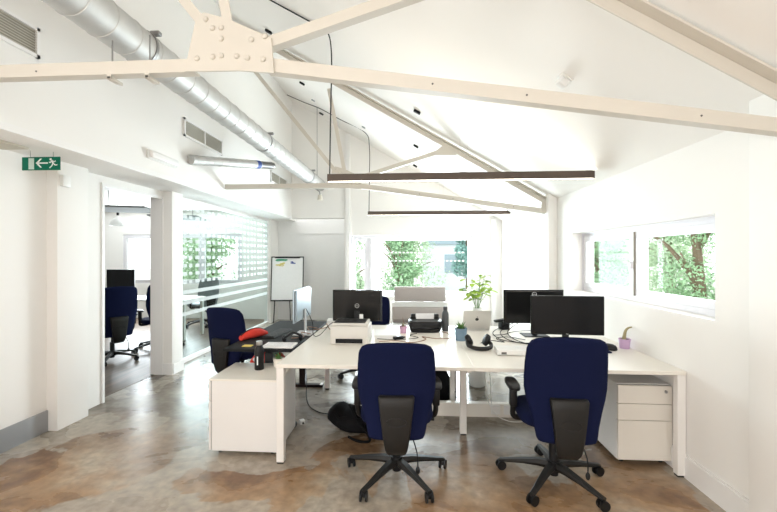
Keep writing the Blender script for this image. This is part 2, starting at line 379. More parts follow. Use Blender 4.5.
# rows of small white manifestation squares on the back window
b = MB()
for z in (1.58, 1.40):
    x = -0.80
    while x < 1.12:
        b.box((x, YB + 0.115, z), (x + 0.05, YB + 0.119, z + 0.03)); x += 0.085
b.build('window_film_squares', 'sign_white', wb, smooth=0)
MB().box((BX0 - 0.03, YB - 0.03, BZ0 - 0.03), (BX1 + 0.03, YB + 0.10, BZ0), 0.005).build('window_sill', 'trim_paint', wb)
# right window : built in its own YZ plane
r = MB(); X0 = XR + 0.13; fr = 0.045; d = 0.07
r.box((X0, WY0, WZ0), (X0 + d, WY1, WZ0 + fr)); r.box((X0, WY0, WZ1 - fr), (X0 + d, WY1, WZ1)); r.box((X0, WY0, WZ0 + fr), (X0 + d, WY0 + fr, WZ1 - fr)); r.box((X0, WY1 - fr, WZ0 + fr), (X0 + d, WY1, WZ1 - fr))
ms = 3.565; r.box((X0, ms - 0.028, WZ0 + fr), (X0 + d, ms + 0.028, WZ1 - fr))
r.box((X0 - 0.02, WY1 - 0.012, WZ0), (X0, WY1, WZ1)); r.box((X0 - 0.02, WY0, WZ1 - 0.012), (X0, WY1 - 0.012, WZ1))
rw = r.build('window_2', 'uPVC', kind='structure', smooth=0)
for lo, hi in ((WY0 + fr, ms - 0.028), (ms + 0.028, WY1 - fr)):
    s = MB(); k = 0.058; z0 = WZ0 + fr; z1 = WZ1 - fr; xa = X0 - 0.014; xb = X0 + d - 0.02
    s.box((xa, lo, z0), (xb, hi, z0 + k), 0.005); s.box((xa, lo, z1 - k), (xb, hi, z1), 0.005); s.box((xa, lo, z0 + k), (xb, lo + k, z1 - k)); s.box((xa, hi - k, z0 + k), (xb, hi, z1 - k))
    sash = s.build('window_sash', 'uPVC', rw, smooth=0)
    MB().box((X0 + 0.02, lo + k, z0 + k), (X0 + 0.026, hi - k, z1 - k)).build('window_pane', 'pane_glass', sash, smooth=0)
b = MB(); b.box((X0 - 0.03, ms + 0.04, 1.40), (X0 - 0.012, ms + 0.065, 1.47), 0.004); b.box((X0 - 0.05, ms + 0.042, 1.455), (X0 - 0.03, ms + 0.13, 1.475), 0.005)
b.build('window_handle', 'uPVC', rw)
MB().box((X0 - 0.013, ms + 0.016, WZ0 + 0.046), (X0 - 0.001, ms + 0.0275, WZ1 - 0.046)).build('window_seal', 'vent_shade', rw)
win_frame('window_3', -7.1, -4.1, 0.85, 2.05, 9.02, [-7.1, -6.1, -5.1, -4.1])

# glazed partition -----------------------------------------------------
b = MB(); GY0, GY1 = 4.96, 8.5
b.box((XG - 0.03, GY0, 0), (XG + 0.03, GY1, 0.05)); b.box((XG - 0.03, GY0, SOF - 0.03), (XG + 0.03, GY1, SOF + 0.02)); b.box((XG - 0.03, GY0, 0.05), (XG + 0.03, GY0 + 0.05, SOF - 0.03)); b.box((XG - 0.03, GY1 - 0.05, 0.05), (XG + 0.03, GY1, SOF - 0.03))
gp = b.build('wall_glass_partition', 'trim_paint', smooth=0, kind='structure')
MB().box((XG - 0.005, GY0 + 0.05, 0.05), (XG + 0.005, GY1 - 0.05, SOF - 0.03)).build('glass_pane', 'partition_glass', gp, smooth=0)
b = MB()
for z in (0.66, 0.82, 0.97): b.box((XG + 0.006, GY0 + 0.05, z), (XG + 0.007, GY1 - 0.05, z + 0.055))
y = GY0 + 0.12
i = 0
while y < GY1 - 0.12:
    for k in range(10):
        z = 1.12 + k * 0.118
        b.box((XG + 0.006, y, z), (XG + 0.007, y + 0.085 + 0.03 * (i % 2), z + 0.05))
    y += 0.165; i += 1
b.build('frosted_film', 'frosted_film', gp, smooth=0)

# ------------------------------------------------------------------ roof trusses
def truss(Y, label, group=None):
    t = thing('roof_truss', label, 'roof truss', (0, Y, 0))
    D = 0.075
    def part(name, segs, wd=0.06):
        b = MB()
        for p, q, h in segs:
            b.bar((p[0], 0, p[1]), (q[0], 0, q[1]), wd, h, up=(0, 1, 0)) if False else b.bar((p[0], 0, p[1]), (q[0], 0, q[1]), wd, h, up=(0, 1, 0))
        return b
    def angle(name, p, q, h, flange=0.05, y=0.0):
        """L-section member: a web facing the room and a flange along its foot"""
        b = MB(); P = Vector((p[0], y, p[1])); Q = Vector((q[0], y, q[1])); d_ = (Q - P).normalized(); n = Vector((-d_.z, 0, d_.x))
        if n.z < 0: n = -n
        f = Vector((0, 1, 0)); a = h / 2; th = 0.008
        def quad(o1, o2):
            return [P + n * o1[1] + f * o1[0], P + n * o2[1] + f * o1[0], P + n * o2[1] + f * o2[0], P + n * o1[1] + f * o2[0]], [Q + n * o1[1] + f * o1[0], Q + n * o2[1] + f * o1[0], Q + n * o2[1] + f * o2[0], Q + n * o1[1] + f * o2[0]]
        for o1, o2 in (((-0.004, -a), (0.004, a)), ((0.004, -a), (flange, -a + th))):
            r1, r2 = quad(o1, o2); b.rings([r1, r2])
        return b.build(name, 'cream_steel', t, smooth=0)
    gx = -0.9
    angle('bottom_chord', (-2.61, 2.487), (-1.10, 2.487), 0.066)
    angle('bottom_chord', (-0.72, 2.479), (1.765, 2.115), 0.066)
    rz = lambda x: 2.285 + 0.585 * (XR - x)
    # principal rafter just under the ceiling
    b = MB(); b.bar((-2.60, 0, rz(-2.60) - 0.060), (1.765, 0, rz(1.765) - 0.060), 0.012, 0.085, up=(0, 1, 0)); b.bar((-2.60, 0.02, rz(-2.60) - 0.104), (1.765, 0.02, rz(1.765) - 0.104), 0.06, 0.010, up=(0, 1, 0))
    b.build('rafter', 'cream_steel', t, smooth=0)
    angle('strut', (-0.74, 2.585), (0.43, 2.945), 0.055)
    angle('strut', (-0.925, 2.68), (-1.14, 3.82), 0.050)
    angle('strut', (-1.06, 2.70), (-2.56, 4.56), 0.050)
    # gusset plate, two plates with rivets
    poly = [(-1.147, 2.452), (-1.085, 2.722), (-1.047, 2.746), (-0.927, 2.711), (-0.70, 2.606), (-0.685, 2.43), (-0.865, 2.448)]
    MB().prism(poly, -0.014, -0.004).build('gusset_plate', 'cream_steel', t, smooth=0)
    for x, z in ((-1.035, 2.71), (-1.00, 2.665), (-0.955, 2.665), (-0.955, 2.61), (-0.80, 2.60), (-0.73, 2.615), (-1.08, 2.515), (-1.00, 2.52), (-0.955, 2.525), (-0.875, 2.52), (-0.82, 2.51), (-0.74, 2.50)):
        MB().sph((x, -0.015, z), 0.015, 2, (1, 0.7, 1)).build('rivet', 'cream_steel', t, smooth=60)
    # apex and heel plates
    MB().prism([(1.705, 2.10), (1.768, 2.09), (1.768, 2.28), (1.72, 2.30)], -0.012, -0.004).build('heel_plate', 'cream_steel', t, smooth=0)
    MB().prism([(0.25, 2.88), (0.40, 3.0), (0.58, 2.915), (0.60, 2.87)], -0.012, -0.004).build('joint_plate', 'cream_steel', t, smooth=0)
    for x in (-1.95, 0.1, 0.55, 1.35): MB().cyl((x, -0.006, 2.48 if x < -0.7 else 2.479 - 0.1465 * (x + 0.72)), (x, -0.0042, 2.48 if x < -0.7 else 2.479 - 0.1465 * (x + 0.72)), 0.005, n=8).build('bolt_hole', 'gap_dark', t)
    return t
truss(1.88, 'cream riveted steel roof truss crossing the picture nearest the camera')
truss(5.20, 'cream steel roof truss farther back, behind the long black pendant lamp')

# ------------------------------------------------------------------ ventilation duct
t = thing('ventilation_duct', 'large round galvanised steel air duct running along the tall left wall', 'duct', (-1.99, 0, 3.05))
b = MB(); prof = []
y = -1.0; P = []
R0 = 0.128
def ribbed(b, O, ax, L, R, step, rib=0.004, n=40):
    ax = Vector(ax).normalized(); x = ax.cross(Vector((0, 0, 1))).normalized(); y = ax.cross(x); O = Vector(O)
    st = [(0, R)]; q = step * 0.5
    while q < L - 0.02: st += [(q - 0.005, R), (q - 0.002, R + rib), (q + 0.002, R + rib), (q + 0.005, R)]; q += step
    st.append((L, R))
    b.rings([[O + ax * d_ + (x * math.cos(2 * PI * k / n) + y * math.sin(2 * PI * k / n)) * rr for k in range(n)] for d_, rr in st])
ribbed(b, (0, -1.0, 0), (0, 1, 0), 9.19, R0, 0.215)
b.build('duct_tube', 'galvanised', t, smooth=25)
for yy in (0.6, 2.70, 5.0, 7.2):
    b = MB(); b.cyl((0, yy - 0.012, 0), (0, yy + 0.012, 0), R0 + 0.007, n=40)
    c = b.build('support_clamp', 'galv_dark', t, smooth=40)
    b = MB(); b.box((0.08, yy - 0.02, 0.085), (0.15, yy + 0.02, 0.115), 0.004, 1, Matrix.Rotation(0.0, 4, 'Y')); b.build('clamp_lug', 'galv_dark', c)
t = thing('truss_hanger', 'thin dark hanger rod hooked under the near truss, left of the duct', 'hanger rod', (-1.555, 1.90, 2.44), group=None)
def hanger(t, top):
    b = MB(); b.cyl((0, 0, 0.09), (0, 0, top), 0.004, n=8); b.build('rod', 'galv_dark', t)
    b = MB(); b.box((-0.012, -0.025, -0.012), (0.012, 0.06, 0.006), 0.003); b.box((-0.012, -0.025, -0.012), (0.012, -0.015, 0.03), 0.002); b.build('hook', 'cream_steel', t)
hanger(t, 0.20)
t = thing('truss_hanger', 'thin dark hanger rod hooked under the near truss, in front of the duct', 'hanger rod', (-1.352, 1.90, 2.44))
hanger(t, 0.22)
# branch duct
t = thing('branch_duct', 'thin round galvanised branch pipe from the wall to the big duct', 'duct')
p0 = Vector((-2.585, 4.33, 2.645)); p1 = Vector((-2.15, 5.86, 2.93)); dv = p1 - p0
b = MB(); ribbed(b, p0, dv, dv.length * 0.78, 0.057, 0.13, 0.0025, 28); b.build('pipe', 'galvanised', t, smooth=25)
b = MB(); ribbed(b, p0 + dv * 0.78, dv, dv.length * 0.2, 0.047, 0.03, 0.006, 20)
b.build('flexible_end', 'galv_dark', t, smooth=40)
q = p0 + dv * 0.72; MB().cyl(q, q + dv * 0.05, 0.060, n=24).build('blue_label_band', 'marker_blue', t, smooth=40)

# ------------------------------------------------------------------ wall things, left
def vent(y0, y1, z0, z1, label):
    t = thing('air_vent', label, 'air vent', (XU + 0.002, (y0 + y1) / 2, (z0 + z1) / 2))
    hy = (y1 - y0) / 2; hz = (z1 - z0) / 2; b = MB(); f = 0.022
    b.box((0, -hy, -hz), (0.018, hy, -hz + f)); b.box((0, -hy, hz - f), (0.018, hy, hz)); b.box((0, -hy, -hz), (0.018, -hy + f, hz)); b.box((0, hy - f, -hz), (0.018, hy, hz)); b.box((0, -0.008, -hz), (0.016, 0.008, hz))
    b.build('vent_frame', 'trim_paint', t, smooth=0)
    MB().box((0.0, -hy + f, -hz + f), (0.002, hy - f, hz - f)).build('vent_back', 'vent_shade', t, smooth=0)
    b = MB(); n = 9; m = Matrix.Rotation(0.6, 4, 'Y')
    for k in range(n):
        z = -hz + f + (k + 0.5) * (2 * hz - 2 * f) / n
        b.box((-0.007, -hy + f, -0.0018), (0.007, hy - f, 0.0018), mtx=Matrix.Translation((0.008, 0, z)) @ m)
    b.build('vent_slats', 'vent_slat', t, smooth=0)
vent(1.65, 2.53, 2.90, 3.11, 'cream slatted air vent high on the left wall, nearest the camera')
vent(4.24, 5.12, 2.90, 3.11, 'slatted air vent high on the left wall, above the thin branch pipe')
vent(6.95, 7.85, 2.90, 3.11, 'slatted air vent high on the left wall, farthest, below the big duct')
t = thing('emergency_light', 'white oblong emergency light fixed to the upper left wall', 'emergency light', (XU + 0.002, 3.86, 2.535))
MB().box((0, -0.23, -0.045), (0.02, 0.23, 0.045), 0.006).build('back_plate', 'white_plastic', t)
MB().box((0.02, -0.215, -0.035), (0.055, 0.215, 0.035), 0.015, 3).build('light_cover', 'trim_paint', t)
t = thing('exit_sign', 'green emergency exit sign with white arrow and running man', 'exit sign', (-2.905, 2.83, 2.245))
MB().box((-0.158, 0, -0.052), (0.158, 0.008, 0.052), 0.002).build('sign_panel', 'sign_green', t, smooth=0)
MB().prism([(-0.10, -0.045), (-0.055, -0.045), (-0.055, 0.042), (-0.10, 0.042)], -0.002, 0.0).build('door_symbol', 'sign_pale', t, smooth=0)
b = MB(); b.prism([(-0.030, -0.002), (0.06, -0.002), (0.06, 0.008), (-0.030, 0.008)], -0.002, 0); b.prism([(-0.040, 0.003), (-0.004, 0.038), (0.010, 0.038), (-0.022, 0.003), (0.010, -0.032), (-0.004, -0.032)], -0.002, 0)
b.build('arrow', 'sign_white', t, smooth=0)
b = MB()
def stroke(p, q, wd): b.bar((p[0], -0.001, p[1]), (q[0], -0.001, q[1]), 0.002, wd, up=(0, 1, 0)) if False else b.bar((p[0], -0.001, p[1]), (q[0], -0.001, q[1]), wd, 0.002, up=(0, 1, 0))
b.cyl((0.083, -0.002, 0.032), (0.083, 0, 0.032), 0.009, n=14)
stroke((0.092, 0.024), (0.103, 0.000), 0.013); stroke((0.092, 0.020), (0.078, 0.004), 0.006); stroke((0.078, 0.004), (0.070, 0.012), 0.006); stroke((0.094, 0.022), (0.116, 0.012), 0.006)
stroke((0.116, 0.012), (0.124, 0.020), 0.006); stroke((0.103, 0.0), (0.122, -0.014), 0.008); stroke((0.122, -0.014), (0.138, -0.012), 0.007); stroke((0.102, 0.0), (0.092, -0.020), 0.008); stroke((0.092, -0.020), (0.074, -0.036), 0.007)
b.build('running_figure', 'sign_white', t, smooth=0)
for x in (-0.09, 0.10): MB().cyl((x, 0.004, 0.05), (x, 0.004, 0.104), 0.002, n=6).build('hanging_wire', 'galv_dark', t)
b = MB(); b.box((-3.069, 3.16, 2.13), (-3.035, 3.24, 2.23), 0.005)
o = b.build('door_sensor', 'white_plastic', loc=(-3.05, 3.2, 2.18)); tag(o, 'small white square sensor box on the pier beside the exit sign', 'sensor')
o = MB().box((-3.13, 1.9, SOF + 0.004), (-2.92, 2.75, SOF + 0.019)).build('ceiling_hatch', 'vent_slat', loc=(-3.02, 2.3, SOF + 0.012), smooth=0); tag(o, 'grey rectangular grille set in the soffit above the exit sign', 'grille')

# ------------------------------------------------------------------ pendant lamps
def pendant(Y, x0, x1, z, label, run, grp='linear pendant lamps'):
    t = thing('pendant_lamp', label, 'pendant lamp', ((x0 + x1) / 2, Y, z)); hl = (x1 - x0) / 2
    b = MB(); b.box((-hl, -0.027, -0.036), (hl, -0.022, 0.036)); b.box((-hl, 0.022, -0.036), (hl, 0.027, 0.036)); b.box((-hl, -0.022, -0.030), (hl, 0.022, 0.030)); b.box((-hl, -0.022, -0.036), (-hl + 0.005, 0.022, 0.036)); b.box((hl - 0.005, -0.022, -0.036), (hl, 0.022, 0.036)); b.build('lamp_body', 'bronze', t, smooth=0)
    MB().box((-hl + 0.006, -0.0215, -0.0355), (hl - 0.006, 0.0215, -0.0301)).build('light_diffuser', 'lamp_diffuser', t, smooth=0)
    MB().box((-hl + 0.01, -0.018, 0.0301), (hl - 0.01, 0.018, 0.034)).build('uplight_diffuser', 'lamp_diffuser_up', t, smooth=0)
    for x in (-hl + 0.06, 0.05, hl - 0.05):
        MB().box((x - 0.03, -0.026, 0.0365), (x + 0.03, 0.026, 0.042), 0.002).build('suspension_clip', 'steel_cap', t)
    for x in (0.02, 0.09): MB().cyl((x, 0, 0.036), (x, 0, roofz((x0 + x1) / 2 + x) - z + 0.005), 0.0011, n=6).build('suspension_wire', 'galvanised', t)
    xl = -hl + 0.02
    cx = (x0 + x1) / 2
    pts = [(xl, 0, 0.03), (xl + 0.004, 0.02, 0.6), (xl - 0.004, 0.10, roofz(cx + xl) - z - 0.25)] + [(px - cx, py - Y, roofz(px) - 0.012 - z) for px, py in run]
    MB().tube(pts, 0.007, 7, 6).build('power_cable', 'black_plastic', t, smooth=60)
pendant(3.78, -0.84, 1.735, 2.297, 'long dark bronze linear pendant lamp hanging over the near desks', [(-0.90, 3.95), (-1.10, 3.97), (-1.48, 3.98), (-1.9, 3.99), (XU + 0.02, 4.0)])
pendant(7.15, -0.825, 1.80, 2.318, 'shorter-looking dark linear pendant lamp hanging near the back window', [(-0.90, 7.28), (-1.40, 7.38), (-1.8, 7.42), (-2.2, 7.66), (XU + 0.02, 7.84)])

# things on the ceiling
def on_roof(px, py, sx, sy, h, m, name, label, cat, grp=None):
    t = MB().box((-sx, -sy, -h), (sx, sy, 0.0), 0.004, 1).build(name, m); t.location = (px, py, roofz(px) - 0.001); t.rotation_euler = (0, math.atan(SL), 0)
    tag(t, label, cat, grp); return t
for (px, py), wh in zip([(-1.86, 4.887), (-1.85, 6.378), (-1.85, 7.76), (0.07, 4.784), (0.07, 6.291), (0.07, 7.656)],
                        ['left of the dangling black cable, nearest the riveted plate', 'left of the dangling black cable, second along the slope', 'left row, farthest from the camera', 'right row, nearest the camera', 'right row, middle of the three', 'right row, lowest and farthest, above the long lamp']):
    on_roof(px, py, 0.045, 0.022, 0.03, 'black_plastic', 'ceiling_clip', 'black ceiling clip, ' + wh, 'clip')
for (px, py), wh in zip([(-1.85, 7.1), (-0.88, 6.976)], ['beside the far cable run', 'above the bend of the far lamp cable']):
    on_roof(px, py, 0.035, 0.018, 0.02, 'raft_grey', 'cable_saddle', 'small grey saddle on the sloping ceiling ' + wh, 'clip')
t = thing('ceiling_sensor', 'small white box-shaped sensor on the sloping ceiling at right', 'sensor', (1.057, 2.72, roofz(1.057))); t.rotation_euler = (0, math.atan(SL), 0.25)
MB().box((-0.045, -0.035, -0.012), (0.045, 0.035, 0), 0.004).build('base_plate', 'white_plastic', t)
MB().box((-0.035, -0.028, -0.07), (0.035, 0.028, -0.0122), 0.012, 3).build('sensor_body', 'panel_paint', t)
t = thing('spotlight', 'small white spotlight hanging at the far end of the big duct', 'spotlight', (-1.82, 7.5, 2.71))
MB().cyl((0, 0, -0.08), (0, 0, 0.02), 0.055, 0.04, n=20).build('lamp_head', 'vent_cream', t, smooth=40)
b = MB(); b.tube([(0, 0, 0.02), (-0.01, 0, 0.08), (-0.06, 0, 0.12)], 0.010, 8); b.cyl((-0.06, 0, 0.11), (-0.06, 0, roofz(-1.88) - 2.71), 0.006, n=8); b.build('bracket', 'galv_dark', t)

# ------------------------------------------------------------------ desks
def desk(label, x0, x1, y0, y1, legs, rails):
    cx, cy = (x0 + x1) / 2, (y0 + y1) / 2
    t = thing('desk', label, 'desk', (cx, cy, 0))
    MB().box((x0 - cx, y0 - cy, 0.703), (x1 - cx, y1 - cy, 0.730), 0.0025, 1).build('tabletop', 'desk_white', t, smooth=0)
    for lx, ly, wd in legs:
        g = MB().box((lx - wd / 2 - cx, ly - 0.025 - cy, 0.012), (lx + wd / 2 - cx, ly + 0.025 - cy, 0.7025), 0.003, 1).build('leg', 'leg_white', t, smooth=0)
        MB().box((lx - wd / 2 + 0.005 - cx, ly - 0.02 - cy, 0.0), (lx + wd / 2 - 0.005 - cx, ly + 0.02 - cy, 0.012)).build('foot', 'black_plastic', g, smooth=0)
    for a, c in rails: MB().bar((a[0] - cx, a[1] - cy, 0.68), (c[0] - cx, c[1] - cy, 0.68), 0.035, 0.042).build('rail', 'leg_white', t, smooth=0)
DX0, DXM, DX1 = -0.992, 0.44, 1.876
DY0, DYM, DY1 = 2.74, 3.57, 4.37
desk('white desk with the laser printer on it, its left leg beside the low cabinet', DX0, DXM - 0.001, DY0, DYM - 0.001,
     [(-0.962, 2.767, 0.055), (0.435, 3.30, 0.055)], [((-0.975, 2.80), (-0.975, 3.53)), ((-0.95, 2.98), (0.40, 2.98)), ((0.42, 2.85), (0.42, 3.27))])
desk('white desk against the right wall, behind the right-hand blue chair', DXM, DX1, DY0, DYM - 0.001,
     [(1.846, 2.767, 0.055)], [((1.846, 2.80), (1.84, 3.53)), ((0.5, 2.90), (1.81, 2.90))])
desk('white desk at the back left, under the black glossy monitor', DX0, DXM - 0.001, DYM, DY1,
     [(-0.962, 4.33, 0.05), (0.41, 3.95, 0.045)], [((-0.96, 3.6), (-0.96, 4.30)), ((-0.93, 4.2), (0.40, 4.2))])
desk('white desk at the back right, carrying the silver laptop and leafy plant', DXM, DX1, DYM, DY1,
     [(1.842, 4.33, 0.05), (0.47, 4.33, 0.05)], [((1.84, 3.6), (1.84, 4.30)), ((0.5, 4.2), (1.81, 4.2))])
TOP = 0.730
# white screen and low cable trunking between the two rows
t = thing('cable_trunking', 'low white trunking box along the floor beneath the desks', 'cable trunking', (0.75, 3.66, 0))
MB().box((-0.95, 0, 0), (1.05, 0.07, 0.125), 0.004).build('trunking_body', 'desk_white', t, smooth=0)
for x in (-0.01, 0.11):
    s = MB().box((x, -0.02, 0.035), (x + 0.085, 0.0, 0.12), 0.004).build('wall_socket', 'white_plastic', t, smooth=0)

# ------------------------------------------------------------------ pedestals
def pedestal(label, loc, rz, wd, dp, h, front_m, fronts):
    """front faces local -Y; origin at centre of its foot print"""
    t = thing('pedestal_cabinet', label, 'cabinet', loc, rz)
    MB().box((-wd / 2, -dp / 2 + 0.02, 0.035), (wd / 2, dp / 2, h), 0.003, 1).build('cabinet_body', 'cabinet_white', t, smooth=0)
    z = 0.040
    for i, (fh) in enumerate(fronts):
        d_ = MB().box((-wd / 2 + 0.001, -dp / 2, z), (wd / 2 - 0.001, -dp / 2 + 0.018, z + fh - 0.004), 0.002, 1).build('drawer', front_m, t, smooth=0)
        MB().box((-wd / 2 + 0.001, -dp / 2 + 0.017, z + fh - 0.0038), (wd / 2 - 0.001, -dp / 2 + 0.0195, z + fh - 0.0002)).build('drawer_gap', 'gap_dark', d_, smooth=0)
        if i == len(fronts) - 1:
            b = MB(); b.cyl((wd / 2 - 0.045, -dp / 2 - 0.004, z + fh - 0.045), (wd / 2 - 0.045, -dp / 2, z + fh - 0.045), 0.011, n=16); b.build('lock', 'steel_cap', d_)
        z += fh
    for sx in (-1, 1):
        for sy in (-1, 1):
            b = MB(); b.cyl((sx * (wd / 2 - 0.05) - 0.008, sy * (dp / 2 - 0.06), 0.0185), (sx * (wd / 2 - 0.05) + 0.008, sy * (dp / 2 - 0.06), 0.0185), 0.018, n=14); b.build('caster', 'black_plastic', t)
    return t
pedestal('white three-drawer pedestal cabinet under the desk at the right wall', (1.684, 3.18, 0), 0, 0.380, 0.60, 0.590, 'desk_white', [0.290, 0.120, 0.135])
t = thing('low_cabinet', 'low white cabinet beside the left end of the near desks, black bottle on top', 'cabinet', (-1.283, 3.06, 0))
MB().box((-0.245, -0.225, 0.035), (0.268, 0.225, 0.566), 0.002, 1).build('cabinet_body', 'cabinet_white', t, smooth=0)
MB().box((-0.268, -0.228, 0.5665), (0.270, 0.228, 0.582), 0.002, 1).build('cabinet_top', 'desk_white', t, smooth=0)
z = 0.04
for fh in (0.235, 0.14, 0.15):
    d_ = MB().box((-0.268, -0.225, z), (-0.249, 0.225, z + fh - 0.006), 0.002, 1).build('drawer', 'cabinet_white', t, smooth=0)
    MB().box((-0.2487, -0.2245, z), (-0.2453, 0.2, z + fh)).build('drawer_gap', 'gap_dark', d_, smooth=0)
    MB().box((-0.272, -0.221, z + fh * 0.62), (-0.2682, -0.10, z + fh * 0.62 + 0.03)).build('drawer_handle', 'gap_dark', d_, smooth=0)
    z += fh
for sx in (-0.2, 0.21):
    for sy in (-0.17, 0.17): MB().cyl((sx - 0.008, sy, 0.0185), (sx + 0.008, sy, 0.0185), 0.018, n=14).build('caster', 'black_plastic', t)

# ------------------------------------------------------------------ office chairs
def caster(b, x, y, ang):
    c, s_ = math.cos(ang), math.sin(ang); dx, dy = -s_, c
    for k in (-1, 1):
        p = Vector((x + dx * 0.014 * k, y + dy * 0.014 * k, 0.0325)); q = p + Vector((dx, dy, 0)) * 0.010 * k
        b.cyl(p - Vector((dx, dy, 0)) * 0.002 * k, q, 0.0315, n=18)
    b.cyl((x - 0.0, y, 0.03), (x, y, 0.075), 0.009, n=10)
    b.box((-0.018, -0.011, 0.030), (0.018, 0.011, 0.060), 0.006, 2, Matrix.Translation((x, y, 0)) @ Matrix.Rotation(ang, 4, 'Z'))
def office_chair(label, loc, rz, fabric='navy_fabric', base_rot=0.0, cast=(), arms=True, group=None, backh=0.0):
    t = thing('office_chair', label, 'office chair', loc, rz, group)
    for k in range(5):
        a = base_rot + PI / 2 + k * 2 * PI / 5; c, s_ = math.cos(a), math.sin(a)
        rings = []
        for r, wv, zt, zb in ((0.03, 0.032, 0.135, 0.085), (0.10, 0.030, 0.132, 0.088), (0.20, 0.026, 0.112, 0.080), (0.30, 0.021, 0.088, 0.064), (0.355, 0.019, 0.078, 0.060)):
            pts = []
            for u, v in ((-1, 0), (-0.6, 1), (0.6, 1), (1, 0), (0.6, -1), (-0.6, -1)):
                zc = (zt + zb) / 2; pts.append((c * r - s_ * u * wv, s_ * r + c * u * wv, zc + v * (zt - zb) / 2))
            rings.append(pts)
        leg = MB().rings(rings).build('base_leg', 'dark_plastic', t, smooth=50)
        b = MB(); ca = cast[k] if k < len(cast) else a + 0.5
        caster(b, c * 0.345, s_ * 0.345, ca); b.build('caster', 'black_plastic', leg)
    b = MB(); b.cyl((0, 0, 0.045), (0, 0, 0.27), 0.030, n=20); b.cyl((0, 0, 0.27), (0, 0, 0.40), 0.016, n=16); b.cyl((0, 0, 0.075), (0, 0, 0.145), 0.046, 0.042, n=20)
    b.build('gas_lift', 'black_plastic', t, smooth=40)
    b = MB(); b.box((-0.09, -0.14, 0.385), (0.09, 0.13, 0.425), 0.012); b.box((-0.14, -0.10, 0.41), (0.14, 0.12, 0.43), 0.006); b.build('tilt_mechanism', 'black_plastic', t)
    b = MB(); b.tube([(0.06, 0.02, 0.40), (0.16, 0.02, 0.40), (0.21, 0.02, 0.392)], 0.006, 8, 3); b.box((0.205, 0.0, 0.383), (0.26, 0.04, 0.398), 0.005); b.build('height_lever', 'black_plastic', t)
    b = MB(); b.tube([(0.09, -0.20, 0.40), (0.13, -0.23, 0.28), (0.135, -0.23, 0.19)], 0.004, 8, 3); b.sph((0.135, -0.23, 0.17), 0.018, 2, (0.8, 0.6, 1.4)); b.build('tension_lever', 'black_plastic', t)
    # seat cushion
    R = []
    for z, k in ((0.432, 0.90), (0.436, 0.97), (0.455, 1.0), (0.480, 0.995), (0.495, 0.95), (0.502, 0.86), (0.505, 0.55), (0.503, 0.2)):
        R.append(superring(0, 0.015, z, 0.245 * k, 0.235 * k, 32, 3.4))
    MB().rings(R).build('seat', fabric, t, smooth=60)
    # backrest cushion, wraps forward at the sides, gentle lumbar lean
    H0, H1 = 0.385, 0.99 + backh
    prof = [(0.0, 0.60, 0.45), (0.012, 0.68, 0.8), (0.04, 0.72, 1.0), (0.15, 0.775, 1.0), (0.28, 0.86, 1.0), (0.40, 0.95, 1.0), (0.50, 0.995, 1.0), (0.60, 1.0, 1.0), (0.75, 0.985, 1.0), (0.88, 0.955, 1.0), (0.945, 0.925, 0.95), (0.982, 0.86, 0.75), (1.0, 0.74, 0.35)]
    R = []
    for s_, wf, tf in prof:
        z = H0 + s_ * (H1 - H0); yo = -0.272 - 0.05 * (s_ - 0.35) ** 2 * (1 if s_ > 0.35 else 0.6) * 2 + 0.012 * math.sin(s_ * PI)
        ring = []
        for x, y, _ in superring(0, 0, 0, 0.247 * wf, 0.036 * tf, 40, 2.6, 0.0):
            arch = 0.0
            if s_ > 0.93: arch = -0.35 * x * x
            ring.append((x, y + yo + 0.55 * x * x, z + arch))
        R.append(ring)
    MB().rings(R).build('backrest', fabric, t, smooth=60)
    # tapered back bracket
    R = []
    for z, wd, yy in ((0.665, 0.107, -0.318), (0.655, 0.112, -0.326), (0.60, 0.106, -0.330), (0.50, 0.094, -0.331), (0.40, 0.082, -0.329), (0.335, 0.070, -0.318), (0.300, 0.060, -0.290), (0.295, 0.055, -0.24)):
        R.append([(-wd, yy + 0.018, z), (-wd * 0.96, yy - 0.004, z), (-wd * 0.8, yy - 0.012, z), (wd * 0.8, yy - 0.012, z), (wd * 0.96, yy - 0.004, z), (wd, yy + 0.018, z), (wd * 0.9, yy + 0.03, z), (-wd * 0.9, yy + 0.03, z)])
    sp = MB().rings(R).build('back_bracket', 'dark_plastic', t, smooth=50)
    b = MB(); b.tube([(0.062 * math.cos(a), -0.3435, 0.515 + 0.026 * math.sin(a)) for a in [2 * PI * k / 24 for k in range(24)]], 0.003, 6, 1, True); b.build('handle_ring', 'black_plastic', sp)
    b = MB(); b.rings([superring(0, -0.25, 0.30, 0.05, 0.03, 16), superring(0, -0.16, 0.36, 0.05, 0.03, 16), superring(0, -0.10, 0.398, 0.05, 0.03, 16)]); b.build('bracket_arm', 'black_plastic', sp, smooth=50)
    if arms:
        for sx in (-1, 1):
            b = MB(); b.tube([(sx * 0.14, 0.02, 0.415), (sx * 0.22, 0.02, 0.41), (sx * 0.262, 0.01, 0.43), (sx * 0.268, -0.01, 0.50), (sx * 0.268, -0.02, 0.60)], lambda u: 0.020 - 0.003 * u, 10, 5)
            b.box((sx * 0.268 - 0.024, -0.045, 0.50), (sx * 0.268 + 0.024, 0.01, 0.625), 0.010)
            ar = b.build('armrest', 'black_plastic', t, smooth=50)
            R = []
            for z, k in ((0.626, 0.9), (0.632, 1.0), (0.648, 1.0), (0.656, 0.88)): R.append(superring(sx * 0.266, 0.02, z, 0.042 * k, 0.125 * k, 20, 3))
            MB().rings(R).build('arm_pad', 'black_plastic', ar, smooth=50)
    return t
office_chair('navy office chair seen from behind, left of the two in the foreground', (-0.105, 2.645, 0), 0.03, base_rot=0.0, cast=(0.3, 1.9, 1.5, 1.7, 1.2))
